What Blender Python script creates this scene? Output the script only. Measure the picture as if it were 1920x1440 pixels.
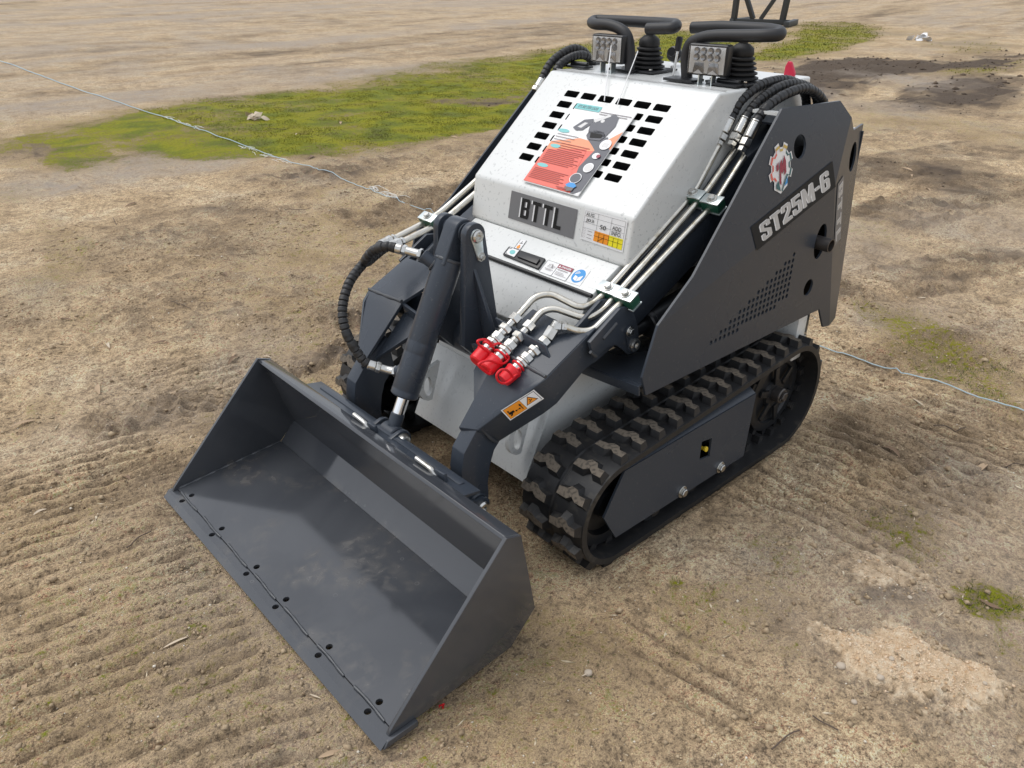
import bpy, bmesh, math, random
import numpy as np
from mathutils import Vector, Matrix
from mathutils.geometry import delaunay_2d_cdt
random.seed(7); RNG = np.random.default_rng(11)
for o in list(bpy.data.objects): bpy.data.objects.remove(o, do_unlink=True)
scene = bpy.context.scene; COL = scene.collection
# ---------------------------------------------------------------- camera
# machine frame in metres: +X towards the bucket, +Y machine's left, +Z up; bucket edge at X = 0
CAM = Vector((0.46446, 1.41527, 1.31680)); YAW = math.radians(227.72); PIT = math.radians(-28.61); FPX = 1461.8
fwd = Vector((math.cos(PIT)*math.cos(YAW), math.cos(PIT)*math.sin(YAW), math.sin(PIT)))
rgt = fwd.cross(Vector((0, 0, 1))).normalized(); upv = rgt.cross(fwd)
cam = bpy.data.objects.new('camera', bpy.data.cameras.new('camera')); COL.objects.link(cam)
cam.matrix_world = Matrix(((rgt.x, upv.x, -fwd.x, CAM.x), (rgt.y, upv.y, -fwd.y, CAM.y), (rgt.z, upv.z, -fwd.z, CAM.z), (0, 0, 0, 1)))
cam.data.sensor_width = 36; cam.data.lens = FPX/1920*36; cam.data.clip_end = 2000; cam.data.clip_start = .02
scene.camera = cam
# ---------------------------------------------------------------- world and sun (bright overcast)
SUN_EL, SUN_AZ = 62, 300       # azimuth of the sun measured from +X towards +Y, degrees
w = bpy.data.worlds.new('World'); scene.world = w; w.use_nodes = True
nt = w.node_tree; nt.nodes.clear()
def N(t, ty, **k):
    n = t.nodes.new(ty)
    for a, b in k.items(): setattr(n, a, b)
    return n
sky = N(nt, 'ShaderNodeTexSky', sky_type='NISHITA', sun_disc=False, sun_elevation=math.radians(SUN_EL), sun_rotation=math.radians(90-SUN_AZ), air_density=1.0, dust_density=4.0, ozone_density=1.0)
hs = N(nt, 'ShaderNodeHueSaturation'); hs.inputs['Saturation'].default_value = .42
tcw = N(nt, 'ShaderNodeTexCoord'); cn = N(nt, 'ShaderNodeTexNoise'); cn.inputs['Scale'].default_value = 2.2; cn.inputs['Detail'].default_value = 6
cr = N(nt, 'ShaderNodeMapRange'); cr.inputs[1].default_value = .3; cr.inputs[2].default_value = .7; cr.inputs[3].default_value = .75; cr.inputs[4].default_value = 1.3
mx = N(nt, 'ShaderNodeMix', data_type='RGBA', blend_type='MULTIPLY'); mx.inputs[0].default_value = 1
bg = N(nt, 'ShaderNodeBackground'); bg.inputs[1].default_value = .15
wo = N(nt, 'ShaderNodeOutputWorld')
nt.links.new(tcw.outputs['Generated'], cn.inputs['Vector']); nt.links.new(cn.outputs['Fac'], cr.inputs[0])
cl = N(nt, 'ShaderNodeMix', data_type='RGBA'); cl.inputs[0].default_value = .62; cl.inputs[7].default_value = (4.5, 4.75, 5.1, 1)   # an even cloud layer over the clear sky
nt.links.new(sky.outputs[0], hs.inputs['Color']); nt.links.new(hs.outputs[0], cl.inputs[6]); nt.links.new(cl.outputs[2], mx.inputs[6]); nt.links.new(cr.outputs[0], mx.inputs[7])
nt.links.new(mx.outputs[2], bg.inputs[0]); nt.links.new(bg.outputs[0], wo.inputs[0])
sl = bpy.data.lights.new('sun', 'SUN'); sl.energy = .8; sl.angle = math.radians(42); sl.color = (1, .97, .92)
so = bpy.data.objects.new('sun', sl); COL.objects.link(so)
sd = Vector((math.cos(math.radians(SUN_EL))*math.cos(math.radians(SUN_AZ)), math.cos(math.radians(SUN_EL))*math.sin(math.radians(SUN_AZ)), math.sin(math.radians(SUN_EL))))
so.rotation_euler = sd.to_track_quat('Z', 'Y').to_euler(); so.location = (0, 0, 12)
scene.view_settings.view_transform = 'Standard'; scene.view_settings.look = 'None'; scene.view_settings.exposure = 0.38; scene.view_settings.gamma = 1
scene.view_settings.use_curve_mapping = False
# ---------------------------------------------------------------- measuring helper: a picture point on a known plane
def P(u, v, x=None, y=None, z=None):
    d = fwd + rgt*((u-960)/FPX) - upv*((v-720)/FPX)
    if x is not None: t = (x-CAM.x)/d.x
    elif y is not None: t = (y-CAM.y)/d.y
    else: t = (z-CAM.z)/d.z
    return CAM + d*t
def PL(u, v, pt, n):
    d = fwd + rgt*((u-960)/FPX) - upv*((v-720)/FPX)
    return CAM + d*((Vector(pt)-CAM).dot(n)/d.dot(n))
V = Vector
# ---------------------------------------------------------------- materials
MATS = {}
def mat(name, col, rough=.5, metal=0., coat=0., spec=.5):
    m = bpy.data.materials.new(name); m.use_nodes = True
    b = m.node_tree.nodes['Principled BSDF']
    b.inputs['Base Color'].default_value = (*col, 1); b.inputs['Roughness'].default_value = rough; b.inputs['Metallic'].default_value = metal
    b.inputs['Coat Weight'].default_value = coat; b.inputs['Specular IOR Level'].default_value = spec
    MATS[name] = m; return m
def ramp(t, pts):
    r = N(t, 'ShaderNodeValToRGB'); e = r.color_ramp.elements
    while len(e) < len(pts): e.new(.5)
    for k, (p, c) in enumerate(pts): e[k].position = p; e[k].color = (*c, 1) if len(c) == 3 else c
    return r
def speckle(m, colA, colB, scale, thr, wid, noise2=None, rough=None, bump=0):
    """spots of colB on colA from an uneven noise; rough = (a, b) for roughness in and out of the spots"""
    t = m.node_tree; b = t.nodes['Principled BSDF']; L = t.links.new
    tc = N(t, 'ShaderNodeTexCoord'); n = N(t, 'ShaderNodeTexNoise'); n.inputs['Scale'].default_value = scale; n.inputs['Detail'].default_value = 3
    L(tc.outputs['Object'], n.inputs['Vector'])
    r = ramp(t, [(thr, (0, 0, 0)), (thr+wid, (1, 1, 1))]); L(n.outputs['Fac'], r.inputs[0])
    big = N(t, 'ShaderNodeTexNoise'); big.inputs['Scale'].default_value = noise2 or 3; big.inputs['Detail'].default_value = 4
    L(tc.outputs['Object'], big.inputs['Vector'])
    r2 = ramp(t, [(.35, (.25,)*3), (.65, (1,)*3)]); L(big.outputs['Fac'], r2.inputs[0])
    mm = N(t, 'ShaderNodeMath', operation='MULTIPLY'); L(r.outputs[0], mm.inputs[0]); L(r2.outputs[0], mm.inputs[1])
    mi = N(t, 'ShaderNodeMix', data_type='RGBA'); mi.inputs[6].default_value = (*colA, 1); mi.inputs[7].default_value = (*colB, 1)
    L(mm.outputs[0], mi.inputs[0]); L(mi.outputs[2], b.inputs['Base Color'])
    if rough:
        mr = N(t, 'ShaderNodeMapRange'); mr.inputs[3].default_value = rough[0]; mr.inputs[4].default_value = rough[1]; L(big.outputs['Fac'], mr.inputs[0]); L(mr.outputs[0], b.inputs['Roughness'])
    if bump:
        bp_ = N(t, 'ShaderNodeBump'); bp_.inputs['Strength'].default_value = bump; bp_.inputs['Distance'].default_value = .001
        L(n.outputs['Fac'], bp_.inputs['Height']); L(bp_.outputs[0], b.inputs['Normal'])
    return m
GREY = speckle(mat('charcoal_paint', (.05, .055, .064), .3, 0, .05, .32), (.042, .051, .066), (.08, .086, .094), 130, .655, .04, 4, (.17, .40), .05)
WHITE = speckle(mat('off_white_paint', (.72, .73, .71), .28, 0, .3), (.70, .71, .695), (.52, .53, .52), 110, .61, .04, 5, (.2, .42))
BLACK = mat('black_paint', (.012, .013, .015), .35); DARK = mat('dark_inside', (.006, .006, .007), .8)  # dark_inside: black colour standing in for unlit interiors
RUBBER = speckle(mat('track_rubber', (.018, .018, .019), .5), (.016, .016, .017), (.05, .045, .038), 40, .56, .15, 7, (.35, .65), .3)
DUST = speckle(mat('dusty_tread', (.2, .165, .125), .9), (.155, .128, .098), (.05, .043, .036), 120, .47, .18, 14, (.8, .95), .5)
HOSE = speckle(mat('hose_wrap', (.02, .02, .021), .45), (.02, .02, .021), (.045, .043, .04), 30, .55, .2, 5, (.35, .55))
ZINC = speckle(mat('zinc_steel', (.62, .62, .6), .25, 1), (.66, .65, .62), (.45, .43, .38), 45, .5, .2, 9, (.18, .38))
TUBEM = speckle(mat('plated_tube', (.66, .62, .54), .3, 1), (.7, .67, .6), (.5, .45, .35), 60, .52, .15, 12, (.22, .42))
ZPLATE = mat('zinc_plate', (.7, .76, .76), .3, .85); CHROME = mat('chrome', (.85, .85, .86), .06, 1); LEDM = mat('led_lens', (.45, .46, .48), .1, .4, .5)
GREEN = mat('green_plastic', (.012, .075, .045), .45); RED = mat('red_plastic', (.75, .015, .025), .4); REDL = mat('red_lever', (.6, .02, .06), .4)
GRIP = mat('black_grip', (.016, .016, .018), .5); BOOT = mat('rubber_boot', (.012, .012, .013), .6)
LAMPW = mat('lamp_reflector', (.82, .83, .83), .15, .1); LABELW = mat('white_vinyl', (.8, .8, .8), .35); YEL = mat('yellow_print', (.82, .72, .02), .45)
ORA = mat('orange_print', (.85, .3, .02), .45); BLK = mat('black_print', (.010, .010, .010), .6, spec=.3); PGREY = mat('grey_print', (.17, .17, .175), .45)
SILV = mat('silver_print', (.5, .5, .5), .35, .2); BLUE = mat('blue_print', (.03, .28, .65), .45); CRIM = mat('crimson_print', (.3, .03, .06), .4)
TEAL = mat('teal_print', (.2, .55, .55), .5); CORAL = mat('coral_print', (.75, .13, .09), .4); PORA = mat('light_orange_print', (.82, .3, .15), .4)
SLATE = mat('slate_print', (.085, .09, .11), .4); PINK = mat('grey_text_print', (.25, .22, .22), .6); DRED = mat('dark_text_print', (.35, .05, .04), .5)
GOLD = mat('gold_print', (.6, .42, .1), .4); DGRN = mat('dark_teal_print', (.03, .12, .13), .4); BRASS = mat('yellow_cap', (.7, .5, .03), .4)
RUST = mat('bare_steel', (.11, .10, .095), .4, .7); WELD = mat('weld_bead', (.055, .06, .068), .45, 0, .2)
PLAST = mat('clear_plastic', (.9, .9, .9), .08); t_ = PLAST.node_tree; tr_, gl_, mi_, fr_ = N(t_, 'ShaderNodeBsdfTransparent'), N(t_, 'ShaderNodeBsdfGlossy'), N(t_, 'ShaderNodeMixShader'), N(t_, 'ShaderNodeFresnel')
tr_.inputs[0].default_value = (.95, .95, .95, 1); gl_.inputs['Roughness'].default_value = .08; fr_.inputs[0].default_value = 1.4
t_.links.new(fr_.outputs[0], mi_.inputs[0]); t_.links.new(tr_.outputs[0], mi_.inputs[1]); t_.links.new(gl_.outputs[0], mi_.inputs[2]); t_.links.new(mi_.outputs[0], t_.nodes['Material Output'].inputs['Surface'])
# bucket: charcoal paint with dried mud film and water marks
def bucket_mat():
    m = mat('bucket_paint', (.06, .065, .075), .3, 0, 0, .65); t = m.node_tree; b = t.nodes['Principled BSDF']; L = t.links.new
    tc = N(t, 'ShaderNodeTexCoord')
    def nz(s, d=5, dis=0):
        n = N(t, 'ShaderNodeTexNoise'); n.inputs['Scale'].default_value = s; n.inputs['Detail'].default_value = d; n.inputs['Distortion'].default_value = dis; L(tc.outputs['Object'], n.inputs['Vector']); return n
    a = nz(5.5, 8, .9); ra = ramp(t, [(.47, (0,)*3), (.72, (1,)*3)]); L(a.outputs['Fac'], ra.inputs[0])
    f = nz(30, 10, .5); rf = ramp(t, [(.42, (0,)*3), (.80, (.55,)*3)]); L(f.outputs['Fac'], rf.inputs[0])
    sp = N(t, 'ShaderNodeSeparateXYZ'); L(tc.outputs['Object'], sp.inputs[0])
    # mud lies on the floor only (low parts of the bucket)
    lo = N(t, 'ShaderNodeMapRange'); lo.inputs[1].default_value = .055; lo.inputs[2].default_value = .035; L(sp.outputs['Z'], lo.inputs[0])
    m1 = N(t, 'ShaderNodeMath', operation='MULTIPLY'); L(ra.outputs[0], m1.inputs[0]); L(rf.outputs[0], m1.inputs[1])
    m2 = N(t, 'ShaderNodeMath', operation='MULTIPLY'); L(m1.outputs[0], m2.inputs[0]); L(lo.outputs[0], m2.inputs[1])
    # dried drop rings
    vo = N(t, 'ShaderNodeTexVoronoi'); vo.inputs['Scale'].default_value = 26; L(tc.outputs['Object'], vo.inputs['Vector'])
    rv = ramp(t, [(.10, (0,)*3), (.13, (.55,)*3), (.15, (0,)*3)]); L(vo.outputs['Distance'], rv.inputs[0])
    bsel = nz(6, 2); rb = ramp(t, [(.52, (0,)*3), (.6, (1,)*3)]); L(bsel.outputs['Fac'], rb.inputs[0])
    m3 = N(t, 'ShaderNodeMath', operation='MULTIPLY'); L(rv.outputs[0], m3.inputs[0]); L(rb.outputs[0], m3.inputs[1])
    m4 = N(t, 'ShaderNodeMath', operation='MULTIPLY'); L(m3.outputs[0], m4.inputs[0]); L(lo.outputs[0], m4.inputs[1])
    film = nz(2.2, 7, 1.2); rfm = ramp(t, [(.4, (.047, .051, .059)), (.5, (.057, .061, .069)), (.7, (.066, .07, .078))]); L(film.outputs['Fac'], rfm.inputs[0])
    x1 = N(t, 'ShaderNodeMix', data_type='RGBA'); x1.inputs[7].default_value = (.20, .172, .135, 1); L(m2.outputs[0], x1.inputs[0]); L(rfm.outputs[0], x1.inputs[6])
    x2 = N(t, 'ShaderNodeMix', data_type='RGBA'); x2.inputs[7].default_value = (.2, .2, .2, 1); L(m4.outputs[0], x2.inputs[0]); L(x1.outputs[2], x2.inputs[6])
    L(x2.outputs[2], b.inputs['Base Color'])
    rr = ramp(t, [(.35, (.07,)*3), (.65, (.17,)*3)]); L(film.outputs['Fac'], rr.inputs[0])
    ad = N(t, 'ShaderNodeMath', operation='ADD'); L(rr.outputs[0], ad.inputs[0]); L(m2.outputs[0], ad.inputs[1]); L(ad.outputs[0], b.inputs['Roughness'])
    return m
BUCK = bucket_mat()
# ---------------------------------------------------------------- mesh helpers
ROOTP = {}
def link(o, parent=None):
    COL.objects.link(o)
    if parent is not None:
        o.parent = parent
        if parent in ROOTP: o.matrix_parent_inverse = Matrix.Translation(-ROOTP[parent])
    return o
def thing(name, label, cat, loc, group=None, kind=None):
    o = bpy.data.objects.new(name, None); COL.objects.link(o); o.location = loc; o.empty_display_size = .1; ROOTP[o] = V(loc)
    o['label'] = label; o['category'] = cat
    if group: o['group'] = group
    return o
def mesh_from(bm, name, mats, bevel=0, seg=2, ang=35):
    bmesh.ops.remove_doubles(bm, verts=bm.verts, dist=1e-6)
    bmesh.ops.recalc_face_normals(bm, faces=bm.faces)
    if bevel:
        es = [e for e in bm.edges if len(e.link_faces) == 2 and e.calc_face_angle(0) > math.radians(28)]
        if es: bmesh.ops.bevel(bm, geom=es, offset=bevel, segments=seg, profile=.6, affect='EDGES', clamp_overlap=True)
    me = bpy.data.meshes.new(name); bm.to_mesh(me); bm.free()
    for m in (mats if isinstance(mats, (list, tuple)) else [mats]): me.materials.append(m)
    me.shade_smooth(); me.set_sharp_from_angle(angle=math.radians(ang))
    return me
def obj(name, bm, m, parent=None, bevel=0, seg=2, ang=35, label=None):
    me = mesh_from(bm, name, m, bevel, seg, ang) if isinstance(bm, bmesh.types.BMesh) else bm
    o = bpy.data.objects.new(name, me); link(o, parent)
    if label: o['label'] = label
    return o
def nb(): return bmesh.new()
def prism(bm, pts, dirv):
    """polygon of 3D points pushed along dirv"""
    d = V(dirv); a = [bm.verts.new(V(p)) for p in pts]; b = [bm.verts.new(V(p)+d) for p in pts]; n = len(pts)
    fs = [bm.faces.new(a), bm.faces.new(b[::-1])]
    for i in range(n): fs.append(bm.faces.new((a[i], b[i], b[(i+1) % n], a[(i+1) % n])))
    return fs
def xz(pts, y): return [V((p[0], y, p[1])) for p in pts]
def plate(bm, pts, y0, y1): return prism(bm, xz(pts, y0), (0, y1-y0, 0))
def box(bm, lo, hi): return prism(bm, [(lo[0], lo[1], lo[2]), (hi[0], lo[1], lo[2]), (hi[0], hi[1], lo[2]), (lo[0], hi[1], lo[2])], (0, 0, hi[2]-lo[2]))
def frame(d):
    d = V(d).normalized(); a = V((0, 0, 1)) if abs(d.z) < .9 else V((1, 0, 0)); u = d.cross(a).normalized(); return d, u, d.cross(u)
def lathe(bm, p0, axis, prof, n=24, caps=True, rot=0):
    """prof: list of (t along axis, radius)"""
    d, u, v = frame(axis); p0 = V(p0); rings = []
    for t, r in prof:
        rings.append([bm.verts.new(p0+d*t+u*(r*math.cos(2*math.pi*k/n+rot))+v*(r*math.sin(2*math.pi*k/n+rot))) for k in range(n)])
    for a, b in zip(rings, rings[1:]):
        for k in range(n): bm.faces.new((a[k], a[(k+1) % n], b[(k+1) % n], b[k]))
    if caps: bm.faces.new(rings[0][::-1]); bm.faces.new(rings[-1])
def cyl(bm, p0, p1, r, n=24, ch=0):
    d = V(p1)-V(p0); L = d.length; ch = ch or min(r*.12, L*.2)
    lathe(bm, p0, d, [(0, r-ch), (ch, r), (L-ch, r), (L, r-ch)], n)
def hexn(bm, p0, p1, r): cyl(bm, p0, p1, r, 6)
def catmull(pts, step):
    pts = [V(p) for p in pts]; q = [pts[0]*2-pts[1]]+pts+[pts[-1]*2-pts[-2]]; out = []
    for i in range(1, len(q)-2):
        n = max(2, int((q[i+1]-q[i]).length/step))
        for k in range(n):
            t = k/n; a, b, c, d = q[i-1], q[i], q[i+1], q[i+2]
            out.append(.5*((2*b)+(c-a)*t+(2*a-5*b+4*c-d)*t*t+(3*b-a-3*c+d)*t**3))
    out.append(pts[-1]); return out
def rounded(pts, r, seg=6):
    """polyline with corner radius r"""
    pts = [V(p) for p in pts]; out = [pts[0]]
    for a, b, c in zip(pts, pts[1:], pts[2:]):
        u, v = (a-b), (c-b); rr = min(r, u.length*.48, v.length*.48); s, e = b+u.normalized()*rr, b+v.normalized()*rr
        for k in range(seg+1):
            t = k/seg; out.append(s*(1-t)**2+b*2*t*(1-t)+e*t*t)
    out.append(pts[-1]); return out
def sweep(bm, path, r, n=12, rf=None, caps=True):
    path = [V(p) for p in path]; rings = []; T = (path[1]-path[0]).normalized(); _, u, _v = frame(T); s = 0
    for i, p in enumerate(path):
        t = (path[min(i+1, len(path)-1)]-path[max(i-1, 0)]).normalized()
        u = (u-t*u.dot(t)).normalized(); v = t.cross(u)
        if i: s += (p-path[i-1]).length
        rr = rf(s) if rf else r
        rings.append([bm.verts.new(p+u*(rr*math.cos(2*math.pi*k/n))+v*(rr*math.sin(2*math.pi*k/n))) for k in range(n)])
    for a, b in zip(rings, rings[1:]):
        for k in range(n): bm.faces.new((a[k], a[(k+1) % n], b[(k+1) % n], b[k]))
    if caps: bm.faces.new(rings[0][::-1]); bm.faces.new(rings[-1])
def hose(name, pts, r, parent, pitch=.0145):
    bm = nb(); path = catmull(pts, .0024)
    def rf(s):
        f = (s/pitch) % 1
        return r*(.76 if f < .16 else (1.04 if f < .3 else 1.0+.02*math.sin(f*6)))
    sweep(bm, path, r, 12, rf); return obj(name, bm, HOSE, parent, ang=60)
def tube(name, pts, r, parent, m=TUBEM, rad=.03, label=None):
    bm = nb(); sweep(bm, rounded(pts, rad, 7), r, 14); return obj(name, bm, m, parent, ang=50, label=label)
def hexstack(bm, p0, p1, segs):
    """turned fitting between p0 and p1: segs of (t0, t1, radius, sides)"""
    p0, p1 = V(p0), V(p1)
    for a, b, r, n in segs: cyl(bm, p0.lerp(p1, a), p0.lerp(p1, b), r, n)
def fill2d(outer, holes, thick, to3d, name='plate'):
    """flat plate with round or shaped holes: a filled 2D curve turned to mesh; to3d maps (a, b, c) with c the thickness"""
    pts, eds = [], []
    for poly in [outer]+holes:
        k0 = len(pts); pts += [V((p[0], p[1])) for p in poly]; eds += [(k0+k, k0+(k+1) % len(poly)) for k in range(len(poly))]
    vs, es, fs, *_ = delaunay_2d_cdt(pts, eds, [], 0, 1e-7)
    def ins(c, poly):
        r = False
        for (x0, y0), (x1, y1) in zip(poly, poly[1:]+poly[:1]):
            if (y0 > c[1]) != (y1 > c[1]) and c[0] < (x1-x0)*(c[1]-y0)/(y1-y0)+x0: r = not r
        return r
    keep = {}
    for f in fs:
        c = ((vs[f[0]].x+vs[f[1]].x+vs[f[2]].x)/3, (vs[f[0]].y+vs[f[1]].y+vs[f[2]].y)/3)
        if ins(c, outer) and not any(ins(c, h) for h in holes): keep[tuple(sorted(f))] = list(f)
    fs = list(keep.values())
    bm = nb(); lay = [[bm.verts.new(to3d(v.x, v.y, c)) for v in vs] for c in (-thick/2, thick/2)]; cnt = {}
    for f in fs:
        bm.faces.new([lay[1][k] for k in f]); bm.faces.new([lay[0][k] for k in f[::-1]])
        for a, b in zip(f, f[1:]+f[:1]): cnt[(a, b)] = 1
    for a, b in cnt:
        if (b, a) not in cnt: bm.faces.new((lay[1][b], lay[1][a], lay[0][a], lay[0][b]))
    return bm
def circ(cx, cy, r, n=20, ry=None): return [(cx+r*math.cos(2*math.pi*k/n), cy+(ry or r)*math.sin(2*math.pi*k/n)) for k in range(n)]
_tc = {}
def textpolys(s, bold=0.0, narrow=1.0, space=1.0):
    """polygons of a word in a unit box (v down)"""
    key = (s, bold, narrow, space)
    if key in _tc: return _tc[key]
    cu = bpy.data.curves.new('t', 'FONT'); cu.body = s; cu.offset = bold; cu.resolution_u = 3; cu.space_character = space
    o = bpy.data.objects.new('t', cu); COL.objects.link(o)
    me = bpy.data.meshes.new_from_object(o.evaluated_get(bpy.context.evaluated_depsgraph_get()))
    co = [v.co.copy() for v in me.vertices]; fs = [list(p.vertices) for p in me.polygons]
    bpy.data.objects.remove(o); bpy.data.curves.remove(cu); bpy.data.meshes.remove(me)
    x0, x1 = min(c.x for c in co), max(c.x for c in co); y0, y1 = min(c.y for c in co), max(c.y for c in co)
    r = [[((co[i].x-x0)/(x1-x0), 1-(co[i].y-y0)/(y1-y0)) for i in f] for f in fs]
    _tc[key] = r; return r
def inbox(polys, u0, v0, u1, v1): return [[(u0+(u1-u0)*a, v0+(v1-v0)*b) for a, b in p] for p in polys]
def rect(u0, v0, u1, v1): return [(u0, v0), (u1, v0), (u1, v1), (u0, v1)]
def ell(u, v, a, b, n=24): return [(u+a*math.cos(2*math.pi*k/n), v+b*math.sin(2*math.pi*k/n)) for k in range(n)]
def seg(u0, v0, u1, v1, wd):
    d = V((u1-u0, v1-v0)); n = V((-d.y, d.x)).normalized()*wd/2
    return [(u0+n.x, v0+n.y), (u1+n.x, v1+n.y), (u1-n.x, v1-n.y), (u0-n.x, v0-n.y)]
def decal(name, corners, layers, parent, label=None, off=.0012, step=.0005):
    """corners TL, TR, BR, BL in 3D; layers: (material, [polys in unit coords])"""
    tl, tr, br, bl = [V(c) for c in corners]; n = (bl-tl).cross(tr-tl).normalized()
    def mp(u, v): return tl*(1-u)*(1-v)+tr*u*(1-v)+br*u*v+bl*(1-u)*v
    bm = nb(); ms = []
    for k, (m, polys) in enumerate(layers):
        if m not in ms: ms.append(m)
        for p in polys:
            try: f = bm.faces.new([bm.verts.new(mp(a, b)+n*(off+step*k)) for a, b in p]); f.material_index = ms.index(m)
            except ValueError: pass
    bm.normal_update()
    for f in bm.faces:
        if f.normal.dot(n) < 0: f.normal_flip()
    me = bpy.data.meshes.new(name); bm.to_mesh(me); bm.free()
    for m in ms: me.materials.append(m)
    o = bpy.data.objects.new(name, me); link(o, parent)
    if label: o['label'] = label
    return o
# heavy condensed block letters: polygons in a unit box (v down), tiles meet without overlap
GLY = {'B': [rect(0, 0, .34, 1), rect(.34, 0, .66, .16), rect(.34, .43, .66, .57), rect(.34, .84, .66, 1), [(.66, 0), (.88, 0), (1, .1), (1, .42), (.92, .5), (.66, .5)], [(.66, .5), (.92, .5), (1, .58), (1, .9), (.88, 1), (.66, 1)]],
       'T': [[(0, 0), (1, 0), (1, .18), (.68, .18), (.68, 1), (.32, 1), (.32, .18), (0, .18)]], 'L': [[(0, 0), (.4, 0), (.4, .82), (1, .82), (1, 1), (0, 1)]],
       'S': [[(.12, 0), (.88, 0), (1, .1), (1, .33), (.66, .33), (.66, .16), (.34, .16), (.34, .33), (1, .55), (1, .9), (.88, 1), (.12, 1), (0, .9), (0, .64), (.34, .64), (.34, .84), (.66, .84), (.66, .64), (0, .42), (0, .1)]],
       '2': [[(.12, 0), (.88, 0), (1, .1), (1, .42), (.42, .82), (1, .82), (1, 1), (0, 1), (0, .8), (.66, .36), (.66, .16), (.34, .16), (.34, .35), (0, .35), (0, .1)]],
       '5': [[(.04, 0), (.96, 0), (.96, .17), (.36, .17), (.36, .34), (.88, .34), (1, .44), (1, .9), (.88, 1), (.12, 1), (0, .9), (0, .66), (.34, .66), (.34, .84), (.66, .84), (.66, .5), (.04, .5)]],
       'M': [[(0, 0), (.3, 0), (.5, .58), (.7, 0), (1, 0), (1, 1), (.75, 1), (.75, .38), (.58, .92), (.42, .92), (.25, .38), (.25, 1), (0, 1)]], '-': [rect(0, .44, 1, .6)],
       '6': [[(0, .1), (.12, 0), (.34, 0), (.34, 1), (.12, 1), (0, .9)], [(.34, 0), (.88, 0), (1, .1), (1, .3), (.66, .3), (.66, .16), (.34, .16)], rect(.34, .40, .66, .55), [(.66, .40), (.88, .40), (1, .5), (1, .9), (.88, 1), (.66, 1)], rect(.34, .84, .66, 1)]}
def block(word, gap=.22):
    wd = {'M': 1.35, '-': .55, 'L': .85}; x = 0; out = []
    for ch in word: q = wd.get(ch, 1.); out += [[(x+a*q, b) for a, b in p] for p in GLY[ch]]; x += q+gap
    return [[(a/(x-gap), b) for a, b in p] for p in out]
def bolt(bm, p, d, r=.008, h=.006, washer=True):
    p, d = V(p), V(d).normalized()
    if washer: cyl(bm, p, p+d*.0025, r*1.5, 20)
    hexn(bm, p+d*.0025, p+d*(h+.0025), r)
# ================================================================ the ground: trampled dirt with wheel and track marks, moss, sand spill
def _hash(ix, iy, s):
    n = (ix.astype(np.int64)*374761393 + iy.astype(np.int64)*668265263 + s*1442695041) & 0xffffffff
    n = ((n ^ (n >> 13))*1274126177) & 0xffffffff
    return ((n ^ (n >> 16)) & 0xffff)/65535.0
def vnoise(x, y, s=0):
    ix, iy = np.floor(x), np.floor(y); fx, fy = x-ix, y-iy; fx = fx*fx*(3-2*fx); fy = fy*fy*(3-2*fy)
    a, b, c, d = _hash(ix, iy, s), _hash(ix+1, iy, s), _hash(ix, iy+1, s), _hash(ix+1, iy+1, s)
    return (a*(1-fx)+b*fx)*(1-fy)+(c*(1-fx)+d*fx)*fy
def fbm(x, y, oct=4, s=0):
    r = 0; amp = .5; t = 0
    for k in range(oct):
        r = r+amp*vnoise(x*2**k+13.7*k, y*2**k-7.1*k, s+k*17); t += amp; amp *= .5
    return r/t
def sstep(a, b, x):
    t = np.clip((x-a)/(b-a), 0, 1); return t*t*(3-2*t)
def gp(u, v): p = P(u, v, z=0); return (p.x, p.y)
def inpoly(X, Y, poly):
    r = np.zeros(X.shape, bool); n = len(poly)
    for i in range(n):
        (x0, y0), (x1, y1) = poly[i], poly[(i+1) % n]
        c = ((y0 > Y) != (y1 > Y)); r ^= c & (X < (x1-x0)*(Y-y0)/((y1-y0) if y1 != y0 else 1e-9)+x0)
    return r
def patch(X, Y, px, warp, s=0):
    """soft uneven patch whose outline is given as measured points on the ground"""
    poly = [gp(*q) for q in px]; out = np.zeros_like(X); mg = warp*1.6
    i0, i1 = np.searchsorted(gx, [min(p[0] for p in poly)-mg, max(p[0] for p in poly)+mg]); j0, j1 = np.searchsorted(gy, [min(p[1] for p in poly)-mg, max(p[1] for p in poly)+mg])
    if i1 <= i0 or j1 <= j0: return out
    X, Y = X[i0:i1, j0:j1], Y[i0:i1, j0:j1]; r = 0
    for k, f in enumerate((.35, 1, 2.2, 4)):
        wx = warp*(fbm(X/warp/f/1.5, Y/warp/f/1.5, 3, s+k)-.5)*2.4; wy = warp*(fbm(X/warp/f/1.5+40, Y/warp/f/1.5, 3, s+k+9)-.5)*2.4
        r = r+inpoly(X+wx, Y+wy, poly)/4.
    out[i0:i1, j0:j1] = r; return out
def axis_line(lo, hi, h, growL, growR, far):
    a = list(np.arange(lo, hi+h/2, h)); L = []; x, d = lo, h
    while x > -far: d *= 1+(growL if lo-x < 4.5 else growL*2.6); x -= d; L.append(x)
    Rr = []; x, d = a[-1], h
    while x < far: d *= 1+growR; x += d; Rr.append(x)
    return np.array(L[::-1]+a+Rr)
gx = axis_line(-2.3, .95, .0085, .011, .09, 400.); gy = axis_line(-1.6, 1.65, .0085, .011, .09, 400.)
GX, GY = np.meshgrid(gx, gy, indexing='ij')
SP = np.maximum(np.gradient(gx)[:, None], np.gradient(gy)[None, :])
def att(wl): return np.clip(1.6-SP/wl*2.2, 0, 1)          # leave out relief finer than the mesh
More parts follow.
